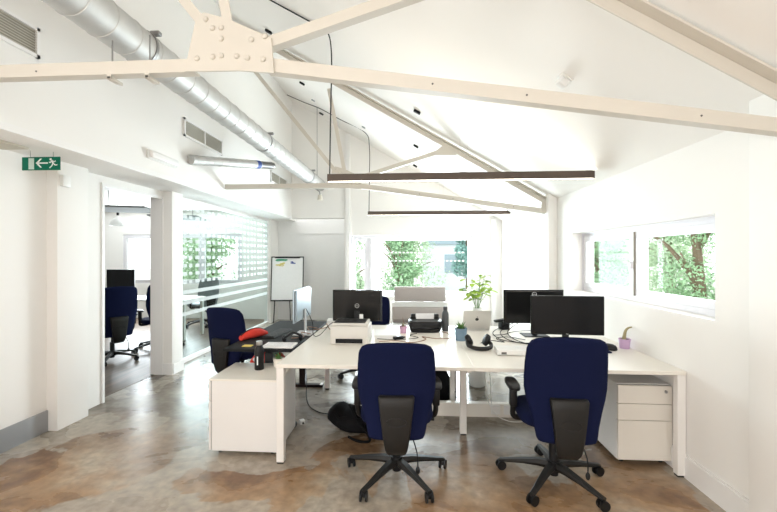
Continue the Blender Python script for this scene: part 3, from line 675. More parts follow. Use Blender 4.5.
office_chair('navy blue office chair in the right foreground, before the pedestal, seen from behind', (0.955, 2.655, 0), -0.06, base_rot=0.0, cast=(0.3, 0.2, 0.6, 0.2, 0.4), backh=0.045)
office_chair('navy chair behind the glossy black monitor, only its edge showing', (-0.56, 4.82, 0), PI - 0.12, base_rot=0.2)
office_chair('navy chair pulled up to the left side of the black desk', (-1.87, 4.13, 0), -0.3, base_rot=0.4)
# side room chairs
office_chair('navy chair seen through the open doorway, nearest its left jamb', (-4.34, 5.30, 0.004), 0.95, base_rot=0.1, backh=0.10)
office_chair('navy chair half hidden by the right door jamb in the side room', (-4.16, 6.05, 0.004), 0.9, base_rot=0.5, backh=0.10)
office_chair('grey chair behind the striped glass partition', (-4.55, 8.05, 0.004), 1.1, 'grey_fabric', base_rot=0.3, backh=0.06)

# ------------------------------------------------------------------ black sit-stand desk
t = thing('standing_desk', 'black sit-stand desk at the left end of the white desks', 'desk', (-1.325, 3.88, 0))
MB().box((-0.29, -0.70, 0.704), (0.311, 0.71, 0.729), 0.003, 1).build('tabletop', 'black_top', t, smooth=0)
for sy in (-0.52, 0.52):
    b = MB(); b.box((0.02, sy - 0.035, 0.03), (0.09, sy + 0.035, 0.66), 0.003, 1); g = b.build('leg', 'black_plastic', t, smooth=0)
    MB().box((-0.28, sy - 0.035, 0.0), (0.295, sy + 0.035, 0.032), 0.008).build('foot', 'black_plastic', g, smooth=0)
    MB().box((-0.29, sy - 0.025, 0.665), (0.29, sy + 0.025, 0.7035)).build('cross_bar', 'black_plastic', t, smooth=0)
MB().box((0.02, -0.49, 0.62), (0.09, 0.49, 0.66)).build('rail', 'black_plastic', t, smooth=0)
MB().box((0.262, 0.478, 0.0325), (0.29, 0.562, 0.036)).build('foot_cap', 'silver', t, smooth=0)

# ------------------------------------------------------------------ monitors
def text_mesh(s, size, m, parent, mtx, name, ext=0.0006):
    c = bpy.data.curves.new('txt', 'FONT'); c.body = s; c.size = size; c.extrude = ext; c.align_x = 'CENTER'; c.align_y = 'CENTER'
    o = bpy.data.objects.new('txt', c); C.objects.link(o); dg = bpy.context.evaluated_depsgraph_get(); dg.update()
    me = bpy.data.meshes.new_from_object(o.evaluated_get(dg)); bpy.data.objects.remove(o); bpy.data.curves.remove(c)
    me.materials.clear(); me.materials.append(M[m]); me.transform(mtx)
    r = bpy.data.objects.new(name, me); C.objects.link(r); r.parent = parent; return r
def monitor(label, x, y, rz, wd, z0, z1, logo=True, shell='monitor_shell', base=TOP, stand='black_plastic', logoz=0.0):
    """screen faces local -Y"""
    t = thing('monitor', label, 'monitor', (x, y, base + 0.0003), rz)
    a, c = z0 - base, z1 - base
    b = MB(); b.box((-wd / 2, -0.012, a), (wd / 2, 0.006, c), 0.003, 1); b.box((-wd * 0.485, 0.006, a + 0.01), (wd * 0.485, 0.028, c - 0.01), 0.018, 3)
    b.build('monitor_shell', shell, t, smooth=0)
    MB().box((-wd / 2 + 0.006, -0.0135, a + 0.014), (wd / 2 - 0.006, -0.0122, c - 0.006)).build('screen', 'screen_off', t, smooth=0)
    b = MB(); b.box((-0.028, 0.029, 0.008), (0.028, 0.043, (a + c) / 2 - 0.05), 0.004); b.build('stand_post', stand, t, smooth=0)
    MB().box((-0.12, -0.06, 0), (0.12, 0.12, 0.009), 0.003).build('stand_base', stand, t, smooth=0)
    if logo:
        mt = Matrix.Translation((0, 0.0288, (a + c) / 2 + logoz)) @ Matrix.Rotation(PI, 4, 'Z') @ Matrix.Rotation(PI / 2, 4, 'X')
        b = MB(); b.tube([mt @ Vector((0.021 * math.cos(q), 0.021 * math.sin(q), 0)) for q in [2 * PI * k / 28 for k in range(28)]], 0.0021, 6, 1, True)
        lg = b.build('maker_badge', 'logo_grey', t)
        text_mesh('DELL', 0.0155, 'logo_grey', t, mt, 'badge_lettering')
    else:
        mt = Matrix.Translation((0, -0.0125, a + 0.007)) @ Matrix.Rotation(PI / 2, 4, 'X'); text_mesh('DELL', 0.010, 'logo_grey', t, mt, 'badge_lettering')
    return t
monitor('black monitor seen from behind with a round badge, at the back left desk', -0.566, 3.95, PI, 0.515, 0.845, 1.168)
monitor('dark monitor seen from behind, partly hidden behind the nearer right-hand screen', 1.215, 3.92, PI + 0.02, 0.59, 0.845, 1.182, logoz=0.125)
monitor('black monitor with its blank screen facing the camera, beside the right wall', 1.325, 3.37, -0.05, 0.60, 0.846, 1.178, logo=False)
monitor('slim monitor seen almost edge-on standing on the black desk', -1.12, 3.84, -PI / 2, 0.54, 0.875, 1.195, logo=False, shell='monitor_silver', stand='steel_cap')
monitor('monitor beyond the doorway in the side room, above the chair', -5.40, 6.8, 0.2, 0.48, 0.93, 1.27, logo=True, base=0.734)

# ------------------------------------------------------------------ things on the white desks
t = thing('laser_printer', 'white laser printer on the near left desk', 'printer', (-0.56, 3.53, TOP), 0); t.scale = (0.93, 0.95, 1.05)
b = MB(); b.box((-0.185, -0.155, 0.0), (0.185, 0.155, 0.155), 0.012, 3); b.build('printer_body', 'printer_cream', t)
b = MB(); b.box((-0.170, -0.140, 0.1555), (0.170, 0.150, 0.178), 0.010, 2); b.build('top_cover', 'printer_cream', t)
b = MB(); b.box((-0.155, -0.12, 0.1785), (0.150, 0.11, 0.182)); p = b.build('output_tray', 'black_plastic', t, smooth=0)
b = MB()
for k in range(6): b.box((-0.12 + k * 0.045, -0.09, 0.182), (-0.115 + k * 0.045, 0.08, 0.187))
b.build('tray_ribs', 'black_plastic', p, smooth=0)
MB().box((-0.130, -0.158, 0.012), (0.130, -0.1552, 0.050), 0.001, 1).build('paper_slot', 'screen_off', t, smooth=0)
MB().box((-0.16, -0.1562, 0.056), (0.16, -0.1551, 0.058)).build('tray_seam', 'vent_slat', t, smooth=0)
t = thing('small_adapter', 'small upright white plastic block behind the laser printer', 'adapter', (-0.50, 3.76, TOP), 0.1)
MB().box((-0.018, -0.012, 0.0), (0.018, 0.012, 0.215), 0.004).build('adapter_body', 'white_plastic', t)
MB().box((-0.004, -0.0135, 0.03), (0.004, -0.0122, 0.045)).build('port', 'gap_dark', t, smooth=0)
t = thing('white_box', 'white carton lying at the far left corner of the back desk', 'box', (-0.82, 4.22, TOP), 0.15)
MB().box((-0.12, -0.09, 0.0), (0.12, 0.09, 0.085), 0.003, 1).build('carton', 'white_plastic', t, smooth=0); MB().box((-0.12, -0.002, 0.0851), (0.12, 0.002, 0.0856)).build('lid_seam', 'vent_slat', t, smooth=0)
t = thing('paper_stack', 'stack of white paper on the desk right of the laser printer', 'paper', (-0.26, 3.78, TOP), 0.05)
MB().box((-0.105, -0.148, 0), (0.105, 0.148, 0.035)).build('paper_block', 'paper', t, smooth=0); MB().box((-0.102, -0.150, 0.0352), (0.107, 0.146, 0.0362), mtx=Matrix.Rotation(0.04, 4, 'Z')).build('top_sheet', 'paper', t, smooth=0)

def pot(name, label, x, y, r, h, m, ftop=1.0, fbot=0.8):
    t = thing(name, label, 'potted plant', (x, y, TOP))
    MB().lathe([(r * fbot, 0), (r * (fbot + ftop) / 2, h * 0.5), (r * ftop, h * 0.92), (r * ftop * 1.06, h * 0.93), (r * ftop * 1.06, h), (r * ftop * 0.94, h), (r * ftop * 0.92, h * 0.9)], n=26).build('pot', m, t, smooth=40)
    MB().cyl((0, 0, h * 0.86), (0, 0, h * 0.905), r * 0.9, n=20).build('soil', 'soil', t)
    return t
def leafblades(n, L, wd, z0, spread, rnd, curl=0.5):
    b = MB()
    for k in range(n):
        a = k * 2.4 + rnd.random() * 0.4; tilt = spread * (0.25 + 0.75 * k / n); c, s_ = math.cos(a), math.sin(a); l = L * (0.75 + 0.4 * rnd.random()); rings = []
        for i in range(6):
            u = i / 5; r = l * u * math.sin(tilt * (1 + curl * u * 0.5)); z = z0 + l * u * math.cos(tilt * (1 + curl * u * 0.3)); ww = wd * (1 - u ** 2.2) * (0.7 + 0.6 * math.sin(PI * min(1, u + 0.2))) + 0.0004; th = 0.35 * ww
            rings.append([(c * r - s_ * ww, s_ * r + c * ww, z), (c * (r + th), s_ * (r + th), z - th * 0.4), (c * r + s_ * ww, s_ * r - c * ww, z), (c * (r - th * 0.3), s_ * (r - th * 0.3), z + th * 0.3)])
        b.rings(rings)
    return b
rnd = random.Random(3)
t = pot('potted_plant', 'small pink pot with a thin twiggy plant, left of the black inkjet printer', -0.09, 3.95, 0.042, 0.068, 'pink_pot')
leafblades(9, 0.055, 0.006, 0.058, 0.7, rnd).build('leaves', 'cactus_dry', t); MB().tube([(0, 0, 0.06), (0.004, 0, 0.10), (-0.006, 0, 0.155)], 0.003, 6).build('twig', 'cable_brown', t)
t = pot('potted_plant', 'blue-grey pot of succulent on the front edge of the back desk, centre', 0.458, 3.63, 0.056, 0.115, 'blue_pot', 1.0, 0.92)
leafblades(22, 0.085, 0.011, 0.095, 0.95, rnd).build('leaves', 'succulent', t)
t = pot('potted_plant', 'lilac pot with a bent dry cactus stem, by the right wall', 1.818, 3.40, 0.045, 0.082, 'lilac_pot', 1.0, 0.84)
MB().tube([(-0.005, 0, 0.06), (0.0, 0, 0.11), (0.012, 0, 0.155), (0.04, 0, 0.178), (0.085, 0.01, 0.180)], lambda u: 0.013 * (1 - u) + 0.004, 9).build('cactus_stem', 'cactus_dry', t)
# leafy plant behind the laptop
t = thing('leafy_plant', 'bright green leafy plant in a tall white planter behind the silver laptop', 'potted plant', (0.765, 4.56, 0))
MB().lathe([(0.045, 0), (0.055, 0.04), (0.058, 0.12), (0.048, 0.17), (0.050, 0.18), (0.044, 0.18), (0.042, 0.15)], n=22).build('vase', 'white_plastic', t, smooth=50).location.z = 0.73
MB().lathe([(0.085, 0), (0.10, 0.02), (0.105, 0.70), (0.10, 0.7295)], n=26).build('planter', 'white_plastic', t, smooth=40)
st = MB(); lf = MB(); rnd = random.Random(11)
for k in range(16):
    a = k * 2.4; rad = 0.06 + 0.13 * rnd.random(); H = 0.26 + 0.22 * rnd.random(); c, s_ = math.cos(a), math.sin(a)
    p = [(0.01 * c, 0.01 * s_, 0.12), (0.03 * c, 0.03 * s_, 0.22), (rad * 0.7 * c, rad * 0.7 * s_ * 0.7, 0.12 + H * 0.75), (rad * c, rad * s_ * 0.7, 0.12 + H)]
    st.tube(p, 0.0022, 5, 3)
    for q in range(5):
        u = 0.45 + 0.13 * q; P = Vector(p[1]).lerp(Vector(p[3]), u); aa = rnd.random() * 2 * PI; L = 0.07 + 0.045 * rnd.random(); D = Vector((math.cos(aa), math.sin(aa), 0.3 * rnd.random() - 0.25)).normalized(); side = D.cross(Vector((0, 0, 1))).normalized() * L * 0.36; up = Vector((0, 0, 0.004))
        rr = []
        for v, ww in ((0, 0.05), (0.25, 0.8), (0.5, 1.0), (0.8, 0.6), (1, 0.03)):
            ctr = P + D * L * v + Vector((0, 0, -0.25 * L * v * v)); rr.append([ctr - side * ww, ctr + up * ww * 0.4, ctr + side * ww, ctr - up * ww * 0.1])
        lf.rings(rr)
st.build('stems', 'succulent', t).location.z = 0.73; lf.build('leaves', 'leaf_bright', t).location.z = 0.73

t = thing('inkjet_printer', 'black inkjet printer with white paper in its tray, back left desk', 'printer', (0.14, 4.07, TOP), 0.02)
R = []
for z, a, c in ((0.0, 0.150, 0.115), (0.02, 0.162, 0.122), (0.075, 0.180, 0.130), (0.105, 0.178, 0.128), (0.115, 0.165, 0.120)): R.append(superring(0, 0, z, a, c, 32, 5))
MB().rings(R).build('printer_body', 'black_plastic', t, smooth=40)
MB().box((-0.14, -0.1285, 0.03), (0.14, -0.122, 0.055), 0.002).build('output_slot', 'screen_off', t)
b = MB(); b.box((-0.15, 0.07, 0.112), (-0.10, 0.10, 0.165), 0.006); b.box((0.10, 0.07, 0.112), (0.15, 0.10, 0.165), 0.006); b.box((-0.16, 0.075, 0.110), (0.16, 0.10, 0.130), 0.004); b.build('paper_guides', 'dark_plastic', t)
MB().box((-0.095, 0.058, 0.112), (0.095, 0.066, 0.172)).build('loaded_paper', 'paper', t, smooth=0)
def bottle(label, x, y, z, r, h, m, cap):
    t = thing('water_bottle', label, 'bottle', (x, y, z))
    MB().lathe([(r * 0.9, 0), (r, 0.006), (r, h * 0.66), (r * 0.93, h * 0.74), (r * 0.62, h * 0.83), (r * 0.56, h * 0.86)], n=26).build('bottle_body', m, t, smooth=50)
    MB().lathe([(r * 0.60, h * 0.861), (r * 0.64, h * 0.87), (r * 0.64, h * 0.985), (r * 0.5, h)], n=22).build('cap', cap, t, smooth=40)
    return t
bottle('dark grey bottle standing right of the black inkjet printer', 0.352, 4.08, TOP, 0.036, 0.255, 'bottle_grey', 'bottle_grey')
t = bottle('black bottle with a steel cap on top of the low white cabinet', -1.262, 3.10, 0.582, 0.038, 0.235, 'bottle_black', 'steel_cap')
MB().box((-0.005, -0.0395, 0.045), (0.005, -0.0378, 0.115)).build('white_lettering_strip', 'sign_white', t, smooth=0)

t = thing('laptop', 'silver laptop standing open with its lid back towards the camera', 'laptop', (0.68, 4.13, TOP), PI + 0.08)
MB().box((-0.145, -0.20, 0.0), (0.145, 0.0, 0.014), 0.004).build('laptop_base', 'silver', t)
MB().box((-0.125, -0.13, 0.0142), (0.125, -0.02, 0.0152)).build('keyboard', 'black_plastic', t, smooth=0)
ml = Matrix.Translation((0, 0.004, 0.0145)) @ Matrix.Rotation(-0.33, 4, 'X')
MB().box((-0.145, -0.003, 0.0), (0.145, 0.003, 0.215), 0.002, 1, ml).build('laptop_lid', 'silver', t)
MB().box((-0.135, -0.0042, 0.012), (0.135, -0.0032, 0.205), mtx=ml).build('screen', 'screen_off', t, smooth=0)
b = MB()
pl = [(0.017 * math.cos(a) * (1 + 0.10 * math.cos(2 * a)), 0.018 * math.sin(a) * (1 - 0.10 * (abs(math.cos(a)) < 0.3))) for a in [2 * PI * k / 24 for k in range(24)]]
b.rings([[ml @ Vector((x, 0.0031, z + 0.115)) for x, z in pl], [ml @ Vector((x, 0.0040, z + 0.115)) for x, z in pl]])
b.rings([[ml @ Vector((x, y_, z + 0.142)) for x, z in ((-0.008, -0.003), (0.001, -0.004), (0.004, 0.006), (-0.004, 0.005))] for y_ in (0.0031, 0.0040)])
b.build('lid_emblem', 'logo_dark', t, smooth=0)

t = thing('headphones', 'brown-black over-ear headphones lying on the desk by the blue-grey pot', 'headphones', (0.575, 3.33, TOP), 0.15); t.scale = (1.12, 1.12, 1.35)
b = MB(); b.tube([(-0.085, 0.03, 0.035), (-0.090, -0.02, 0.022), (-0.06, -0.075, 0.016), (0, -0.098, 0.014), (0.06, -0.075, 0.016), (0.090, -0.02, 0.022), (0.085, 0.03, 0.035)], 0.013, 9, 6)
b.build('headband', 'dark_plastic', t, smooth=60)
for sx in (-1, 1):
    mt = Matrix.Translation((sx * 0.070, 0.035, 0.044)) @ Matrix.Rotation(sx * 0.55, 4, 'Y')
    e = MB(); R = []
    for xx, k in ((-0.018, 0.75), (-0.014, 0.95), (0.0, 1.0), (0.014, 0.95), (0.02, 0.7)): R.append([mt @ Vector((xx, 0.038 * k * math.cos(q), 0.040 * k * math.sin(q))) for q in [2 * PI * j / 22 for j in range(22)]])
    e.rings(R); e.build('ear_cup', 'black_plastic', t, smooth=60)
t = thing('white_router', 'flat white network box on the desk behind the right blue chair', 'router', (0.815, 3.16, TOP), -0.04)
MB().box((-0.135, -0.085, 0.004), (0.135, 0.085, 0.046), 0.005).build('router_body', 'white_plastic', t)
MB().box((-0.105, -0.0865, 0.012), (-0.065, -0.0848, 0.030)).build('port', 'gap_dark', t, smooth=0)
for k in range(4): MB().cyl(((-0.11 if k % 2 else 0.11), (-0.06 if k < 2 else 0.06), 0), ((-0.11 if k % 2 else 0.11), (-0.06 if k < 2 else 0.06), 0.005), 0.009, n=12).build('rubber_foot', 'gap_dark', t)
t = thing('computer_mouse', 'black computer mouse on the desk beside the lilac cactus pot', 'mouse', (1.665, 3.35, TOP), 0.5); t.scale = (1.2, 1.15, 1.35)
R = []
for z, k in ((0.0, 0.94), (0.006, 1.0), (0.018, 0.94), (0.028, 0.78), (0.034, 0.50), (0.036, 0.15)): R.append(superring(0, -0.004 * z * 20, z, 0.034 * k, 0.058 * k, 24, 2.4))
MB().rings(R).build('mouse_body', 'black_plastic', t, smooth=60); MB().cyl((-0.004, 0.030, 0.027), (0.004, 0.030, 0.027), 0.008, n=14).build('scroll_wheel', 'gap_dark', t)
o = MB().box((-0.035, -0.03, 0), (0.035, 0.03, 0.012), 0.003).build('desk_pad', 'navy_fabric'); o.location = (1.585, 3.24, TOP + 0.0002); tag(o, 'small dark blue pad on the desk left of the black mouse', 'pad')

# cables
def cable(name, label, pts, r, m, cat='cable', grp=None):
    o = MB().tube(pts, r, 6, 6).build(name, m, loc=tuple(pts[0]), smooth=60); tag(o, label, cat, grp); return o
Z = TOP + 0.005
cable('desk_cable', 'orange-brown cable snaking behind the near blue chair towards the grey bottle', [(-0.30, 3.50, Z), (-0.15, 3.55, Z), (0.0, 3.48, Z), (0.13, 3.62, Z), (0.10, 3.74, Z), (0.24, 3.66, Z), (0.38, 3.72, Z), (0.36, 3.92, Z), (0.30, 4.0, Z)], 0.0035, 'cable_brown')
cable('desk_cable', 'dark cable curling beside the orange-brown one in front of the pink pot', [(-0.33, 3.62, Z), (-0.20, 3.60, Z), (-0.05, 3.62, Z), (0.06, 3.70, Z), (-0.02, 3.80, Z), (0.05, 3.90, Z)], 0.003, 'cable_black')
t = thing('power_strip', 'black adapter block among cables right of the paper stack', 'power adapter', (-0.13, 3.63, TOP), 0.5)
MB().box((-0.05, -0.02, 0), (0.05, 0.02, 0.028), 0.005).build('adapter_body', 'black_plastic', t)
MB().box((0.05, -0.008, 0.008), (0.075, 0.008, 0.022), 0.003).build('plug_end', 'dark_plastic', t)
for k, (a, c, nm) in enumerate([(0.86, 1.04, 'outermost loop, nearest the laptop'), (0.93, 1.07, 'middle loop'), (1.0, 1.12, 'loop nearest the black screen')]):
    cable('monitor_cable', 'black cable looping onto the desk below the rear right monitor, ' + nm, [(c + 0.08, 3.95, 0.89), (c - 0.06, 3.93, 0.84), (a - 0.05, 3.88, 0.765), (a - 0.04, 3.72, Z), (a + 0.02, 3.60 - 0.04 * k, Z), (a + 0.16, 3.52 - 0.05 * k, Z), (a + 0.30, 3.56, Z)], 0.0036, 'cable_black')
cable('desk_cable', 'thin black cable lying between the headphones and the rear right monitor', [(0.62, 3.50, Z), (0.72, 3.62, Z), (0.84, 3.55, Z), (0.80, 3.70, Z), (0.92, 3.78, Z), (1.06, 3.66, Z)], 0.003, 'cable_black')
cable('desk_cable', 'thin black cable beside the laptop running right across the back desk', [(0.80, 3.86, Z), (0.92, 3.90, Z), (1.02, 4.02, Z), (1.15, 4.10, Z), (1.35, 4.12, Z)], 0.003, 'cable_black')
t = thing('desk_phone', 'small black device beside the rear right monitor', 'device', (0.99, 4.20, TOP), 0.3)
MB().box((-0.05, -0.04, 0), (0.05, 0.04, 0.09), 0.01).build('device_body', 'black_plastic', t); MB().box((-0.10, -0.03, 0.09), (0.07, 0.03, 0.115), 0.01, 2, Matrix.Rotation(-0.12, 4, 'Y')).build('device_top', 'black_plastic', t)
cable('white_cable', 'white cable dangling from the desk above the trunking sockets', [(0.66, 3.62, 0.695), (0.60, 3.60, 0.60), (0.66, 3.60, 0.50), (0.68, 3.60, 0.36), (0.70, 3.60, 0.20), (0.76, 3.58, 0.07), (0.88, 3.56, 0.012), (1.02, 3.56, 0.012), (1.08, 3.60, 0.03), (1.06, 3.63, 0.07)], 0.0045, 'white_plastic')
cable('white_cable', 'second white cable hanging beside the first beneath the desk', [(0.69, 3.62, 0.695), (0.64, 3.61, 0.58), (0.72, 3.61, 0.42), (0.73, 3.61, 0.25), (0.74, 3.62, 0.12)], 0.0035, 'white_plastic')

# ------------------------------------------------------------------ on and around the black desk
BT = 0.729
t = thing('open_notebook', 'white lined notebook lying on the near end of the black desk', 'notebook', (-1.16, 3.30, BT), 0.02)
MB().box((-0.135, -0.09, 0), (0.135, 0.09, 0.014), 0.002, 1).build('pages', 'paper', t, smooth=0)
b = MB()
for k in range(6): b.box((-0.12, -0.07 + 0.026 * k, 0.0142), (0.12, -0.064 + 0.026 * k, 0.0146))
b.build('ruled_lines', 'print_grey', t, smooth=0)
o = MB().box((-0.04, -0.03, 0), (0.04, 0.03, 0.006), 0.001, 1).build('yellow_notes', 'yellow_note'); o.location = (-1.44, 3.28, BT + 0.0002); tag(o, 'yellow sticky note pad on the near edge of the black desk', 'sticky notes')
t = thing('keyboard', 'black keyboard lying lengthwise on the black desk', 'keyboard', (-1.36, 3.80, BT), -PI / 2 - 0.1)
MB().box((-0.21, -0.065, 0), (0.21, 0.065, 0.016), 0.004).build('keyboard_base', 'dark_plastic', t, smooth=0)
b = MB()
for j in range(5):
    for i in range(15): b.box((-0.202 + i * 0.027, -0.058 + j * 0.0235, 0.016), (-0.179 + i * 0.027, -0.038 + j * 0.0235, 0.021))
b.build('keys', 'black_plastic', t, smooth=0, kind=None)
t = thing('headphones', 'black headphones on the black desk behind the notebook', 'headphones', (-1.10, 3.47, BT), 0.5)
MB().tube([(-0.08, 0.0, 0.035), (-0.07, -0.05, 0.06), (0, -0.02, 0.088), (0.07, -0.05, 0.06), (0.08, 0, 0.035)], 0.011, 9, 6).build('headband', 'black_plastic', t, smooth=60)
for sx in (-1, 1): MB().sph((sx * 0.075, 0.0, 0.036), 0.036, 3, (0.55, 1, 1)).build('ear_cup', 'black_plastic', t, smooth=60)
cable('desk_cable', 'tangled brown cable at the foot of the edge-on monitor', [(-1.15, 3.60, BT + 0.006), (-1.05, 3.66, BT + 0.006), (-1.10, 3.76, BT + 0.03), (-1.02, 3.80, BT + 0.01), (-1.06, 3.93, BT + 0.006), (-1.12, 4.05, BT + 0.03), (-1.03, 4.12, BT + 0.006)], 0.004, 'cable_brown')
cable('desk_cable', 'black cable looping from the edge-on monitor across to the laser printer', [(-1.08, 3.84, 0.99), (-1.00, 3.80, 0.85), (-0.97, 3.72, Z + 0.01), (-0.88, 3.62, Z + 0.03), (-0.82, 3.86, Z + 0.10), (-0.74, 3.90, Z + 0.09), (-0.70, 3.74, Z), (-0.62, 3.70, Z)], 0.0035, 'cable_black')
cable('desk_cable', 'brown cables bundled beside the white carton', [(-1.05, 4.02, Z), (-0.96, 3.98, Z + 0.02), (-0.90, 4.04, Z + 0.03), (-0.93, 4.12, Z + 0.05), (-0.86, 4.02, Z), (-0.78, 4.08, Z)], 0.005, 'cable_brown')
# red jacket
t = thing('red_pouch', 'red and black padded pouch on the left edge of the black desk', 'pouch', (-1.53, 3.62, BT), 1.12)
R = []
for u in range(9):
    x = -0.15 + 0.30 * u / 8; k = math.sin(PI * (0.08 + 0.84 * u / 8)) ** 0.5
    R.append([(x, 0.055 * k * math.cos(a) + 0.01 * math.sin(3 * u), 0.044 * k + 0.044 * k * math.sin(a) + 0.001) for a in [2 * PI * j / 16 for j in range(16)]])
MB().rings(R).build('pouch_body', 'red_fabric', t, smooth=60)
MB().tube([(-0.15, 0.0, 0.048), (-0.08, 0.0, 0.080), (0, 0.0, 0.090), (0.08, 0.0, 0.080), (0.16, -0.0, 0.045)], 0.006, 7, 4).build('black_zip', 'black_plastic', t)
t = thing('red_rucksack', 'red and black rucksack standing under the black desk', 'rucksack', (-1.38, 3.62, 0), 0.1)
R = []
for z, k in ((0, 0.85), (0.03, 1), (0.2, 1.03), (0.42, 1.0), (0.52, 0.9), (0.575, 0.68), (0.59, 0.3)): R.append(superring(0.0, 0, z, 0.19 * k, 0.10 * k, 26, 2.8))
MB().rings(R).build('rucksack_body', 'red_fabric', t, smooth=60)
R = []
for z, k in ((0.08, 0.7), (0.10, 0.9), (0.38, 0.9), (0.41, 0.7)): R.append(superring(0.0, -0.085, z, 0.15 * k, 0.05 * k, 22, 3))
MB().rings(R).build('front_pocket', 'backpack_black', t, smooth=60)
b = MB(); b.tube([(-0.17, -0.07, 0.46), (-0.06, -0.105, 0.50), (0.06, -0.105, 0.47), (0.17, -0.07, 0.52)], 0.012, 7); b.tube([(-0.05, 0, 0.575), (-0.04, 0, 0.608), (0.04, 0, 0.608), (0.05, 0, 0.575)], 0.008, 7); b.build('straps', 'backpack_black', t, smooth=60)
MB().sph((-0.10, -0.106, 0.55), 0.02, 2, (1, 0.4, 1)).build('white_badge', 'sign_white', t)
t = thing('potted_plant', 'tiny succulent in a white pot at the right rear of the low cabinet', 'potted plant', (-1.135, 3.20, 0.582)); t.scale = (1.15, 1.15, 1.25)
MB().lathe([(0.032, 0), (0.036, 0.03), (0.040, 0.055), (0.036, 0.055), (0.035, 0.045)], n=20).build('pot', 'desk_white', t, smooth=40)
leafblades(14, 0.06, 0.008, 0.04, 0.9, random.Random(5)).build('leaves', 'succulent', t)
# floor: backpack, cable, adapter
t = thing('backpack', 'black backpack slumped on the floor left of the near blue chair', 'backpack', (-0.48, 3.36, 0), -0.25); t.scale = (1.1, 1.05, 1.22)
R = []
for u in range(13):
    x = -0.23 + 0.46 * u / 12; k = math.sin(PI * (0.06 + 0.88 * u / 12)) ** 0.45; h = (0.155 - 0.03 * u / 12 + 0.015 * math.sin(u * 1.3))
    R.append([(x, (0.16 * k) * math.copysign(abs(math.cos(a)) ** 0.8, math.cos(a)), h * k * (0.5 + 0.5 * math.copysign(abs(math.sin(a)) ** 0.8, math.sin(a))) * (1 if math.sin(a) > 0 else 1) + 0.0 if False else max(0.001, h * 0.55 + h * 0.62 * k * math.sin(a))) for a in [2 * PI * j / 24 for j in range(24)]])
MB().rings(R).build('backpack_body', 'backpack_black', t, smooth=60)
b = MB(); b.tube([(-0.16, -0.10, 0.13), (-0.06, -0.165, 0.10), (0.06, -0.15, 0.12), (0.17, -0.08, 0.14)], 0.010, 7); b.tube([(-0.05, -0.05, 0.175), (0.05, -0.16, 0.13), (0.18, -0.20, 0.02), (0.10, -0.23, 0.008), (0.0, -0.19, 0.01)], 0.009, 7); b.build('shoulder_straps', 'backpack_black', t, smooth=60)
MB().tube([(-0.13, 0.02, 0.180), (-0.04, -0.04, 0.186), (0.07, -0.03, 0.178), (0.15, 0.03, 0.155)], 0.003, 6).build('zip', 'steel_cap', t)
R = []
for u in range(7):
    x = -0.12 + 0.24 * u / 6; k = math.sin(PI * (0.1 + 0.8 * u / 6)) ** 0.5
    R.append([(x, -0.135 + 0.05 * k * math.cos(a), 0.075 + 0.055 * k * math.sin(a)) for a in [2 * PI * j / 16 for j in range(16)]])
MB().rings(R).build('front_pocket', 'backpack_black', t, smooth=60)
t = thing('shoulder_bag', 'dark shoulder bag on the floor under the back desks, left of the middle leg', 'bag', (0.27, 4.12, 0), 0.2)
R = []
for z, k in ((0, 0.9), (0.02, 1), (0.12, 1.0), (0.22, 0.9), (0.29, 0.66), (0.31, 0.3)): R.append(superring(0.0, 0, z, 0.15 * k, 0.085 * k, 26, 2.8))
MB().rings(R).build('bag_body', 'backpack_black', t, smooth=60)
MB().tube([(-0.10, 0, 0.27), (-0.07, 0, 0.36), (0.05, 0, 0.37), (0.10, 0, 0.26)], 0.008, 7).build('strap', 'dark_plastic', t, smooth=60)
cable('floor_cable', 'thin black cable on the floor running to the backpack', [(-1.20, 4.30, 0.05), (-1.13, 4.05, 0.008), (-1.03, 3.80, 0.008), (-0.90, 3.66, 0.008), (-0.78, 3.62, 0.008), (-0.66, 3.60, 0.008)], 0.005, 'cable_black')
t = thing('floor_adapter', 'small white plug adapter on the floor beside the low cabinet', 'adapter', (-0.995, 3.42, 0), 0.6); t.scale = (0.7, 0.7, 0.7)
MB().box((-0.03, -0.035, 0), (0.03, 0.035, 0.05), 0.006).build('adapter_body', 'white_plastic', t); MB().box((-0.012, -0.055, 0.012), (0.012, -0.035, 0.032), 0.003).build('plug_end', 'dark_plastic', t)

# ------------------------------------------------------------------ farther things in the room
t = thing('flipchart_easel', 'whiteboard easel with coloured marker drawings, standing by the far left wall', 'whiteboard easel', (-2.82, 8.50, 0), 0.12)
ml = Matrix.Translation((0, -0.02, 0.50)) @ Matrix.Rotation(-0.10, 4, 'X')
MB().box((-0.345, 0, 0.03), (0.345, 0.012, 1.00), mtx=ml).build('board', 'paper', t, smooth=0)
b = MB(); f = 0.018
b.box((-0.36, -0.006, 0.01), (0.36, 0.018, 0.03), mtx=ml); b.box((-0.36, -0.006, 0.99), (0.36, 0.018, 1.012), mtx=ml); b.box((-0.363, -0.006, 0.01), (-0.345, 0.018, 1.012), mtx=ml); b.box((0.345, -0.006, 0.01), (0.363, 0.018, 1.012), mtx=ml); b.box((-0.28, -0.022, 0.975), (0.28, -0.006, 1.00), mtx=ml)
b.build('board_frame', 'black_plastic', t, smooth=0)
MB().box((-0.36, -0.05, 0.0), (0.36, -0.006, 0.012), mtx=ml).build('pen_tray', 'black_plastic', t, smooth=0)
for a, c in (((-0.31, 0.045, 0), (-0.27, 0.115, 1.05)), ((0.31, 0.045, 0), (0.27, 0.115, 1.05)), ((0, 0.40, 0), (0, 0.13, 1.35))): MB().cyl(a, c, 0.012, n=10).build('leg', 'dark_plastic', t)
rnd = random.Random(4)
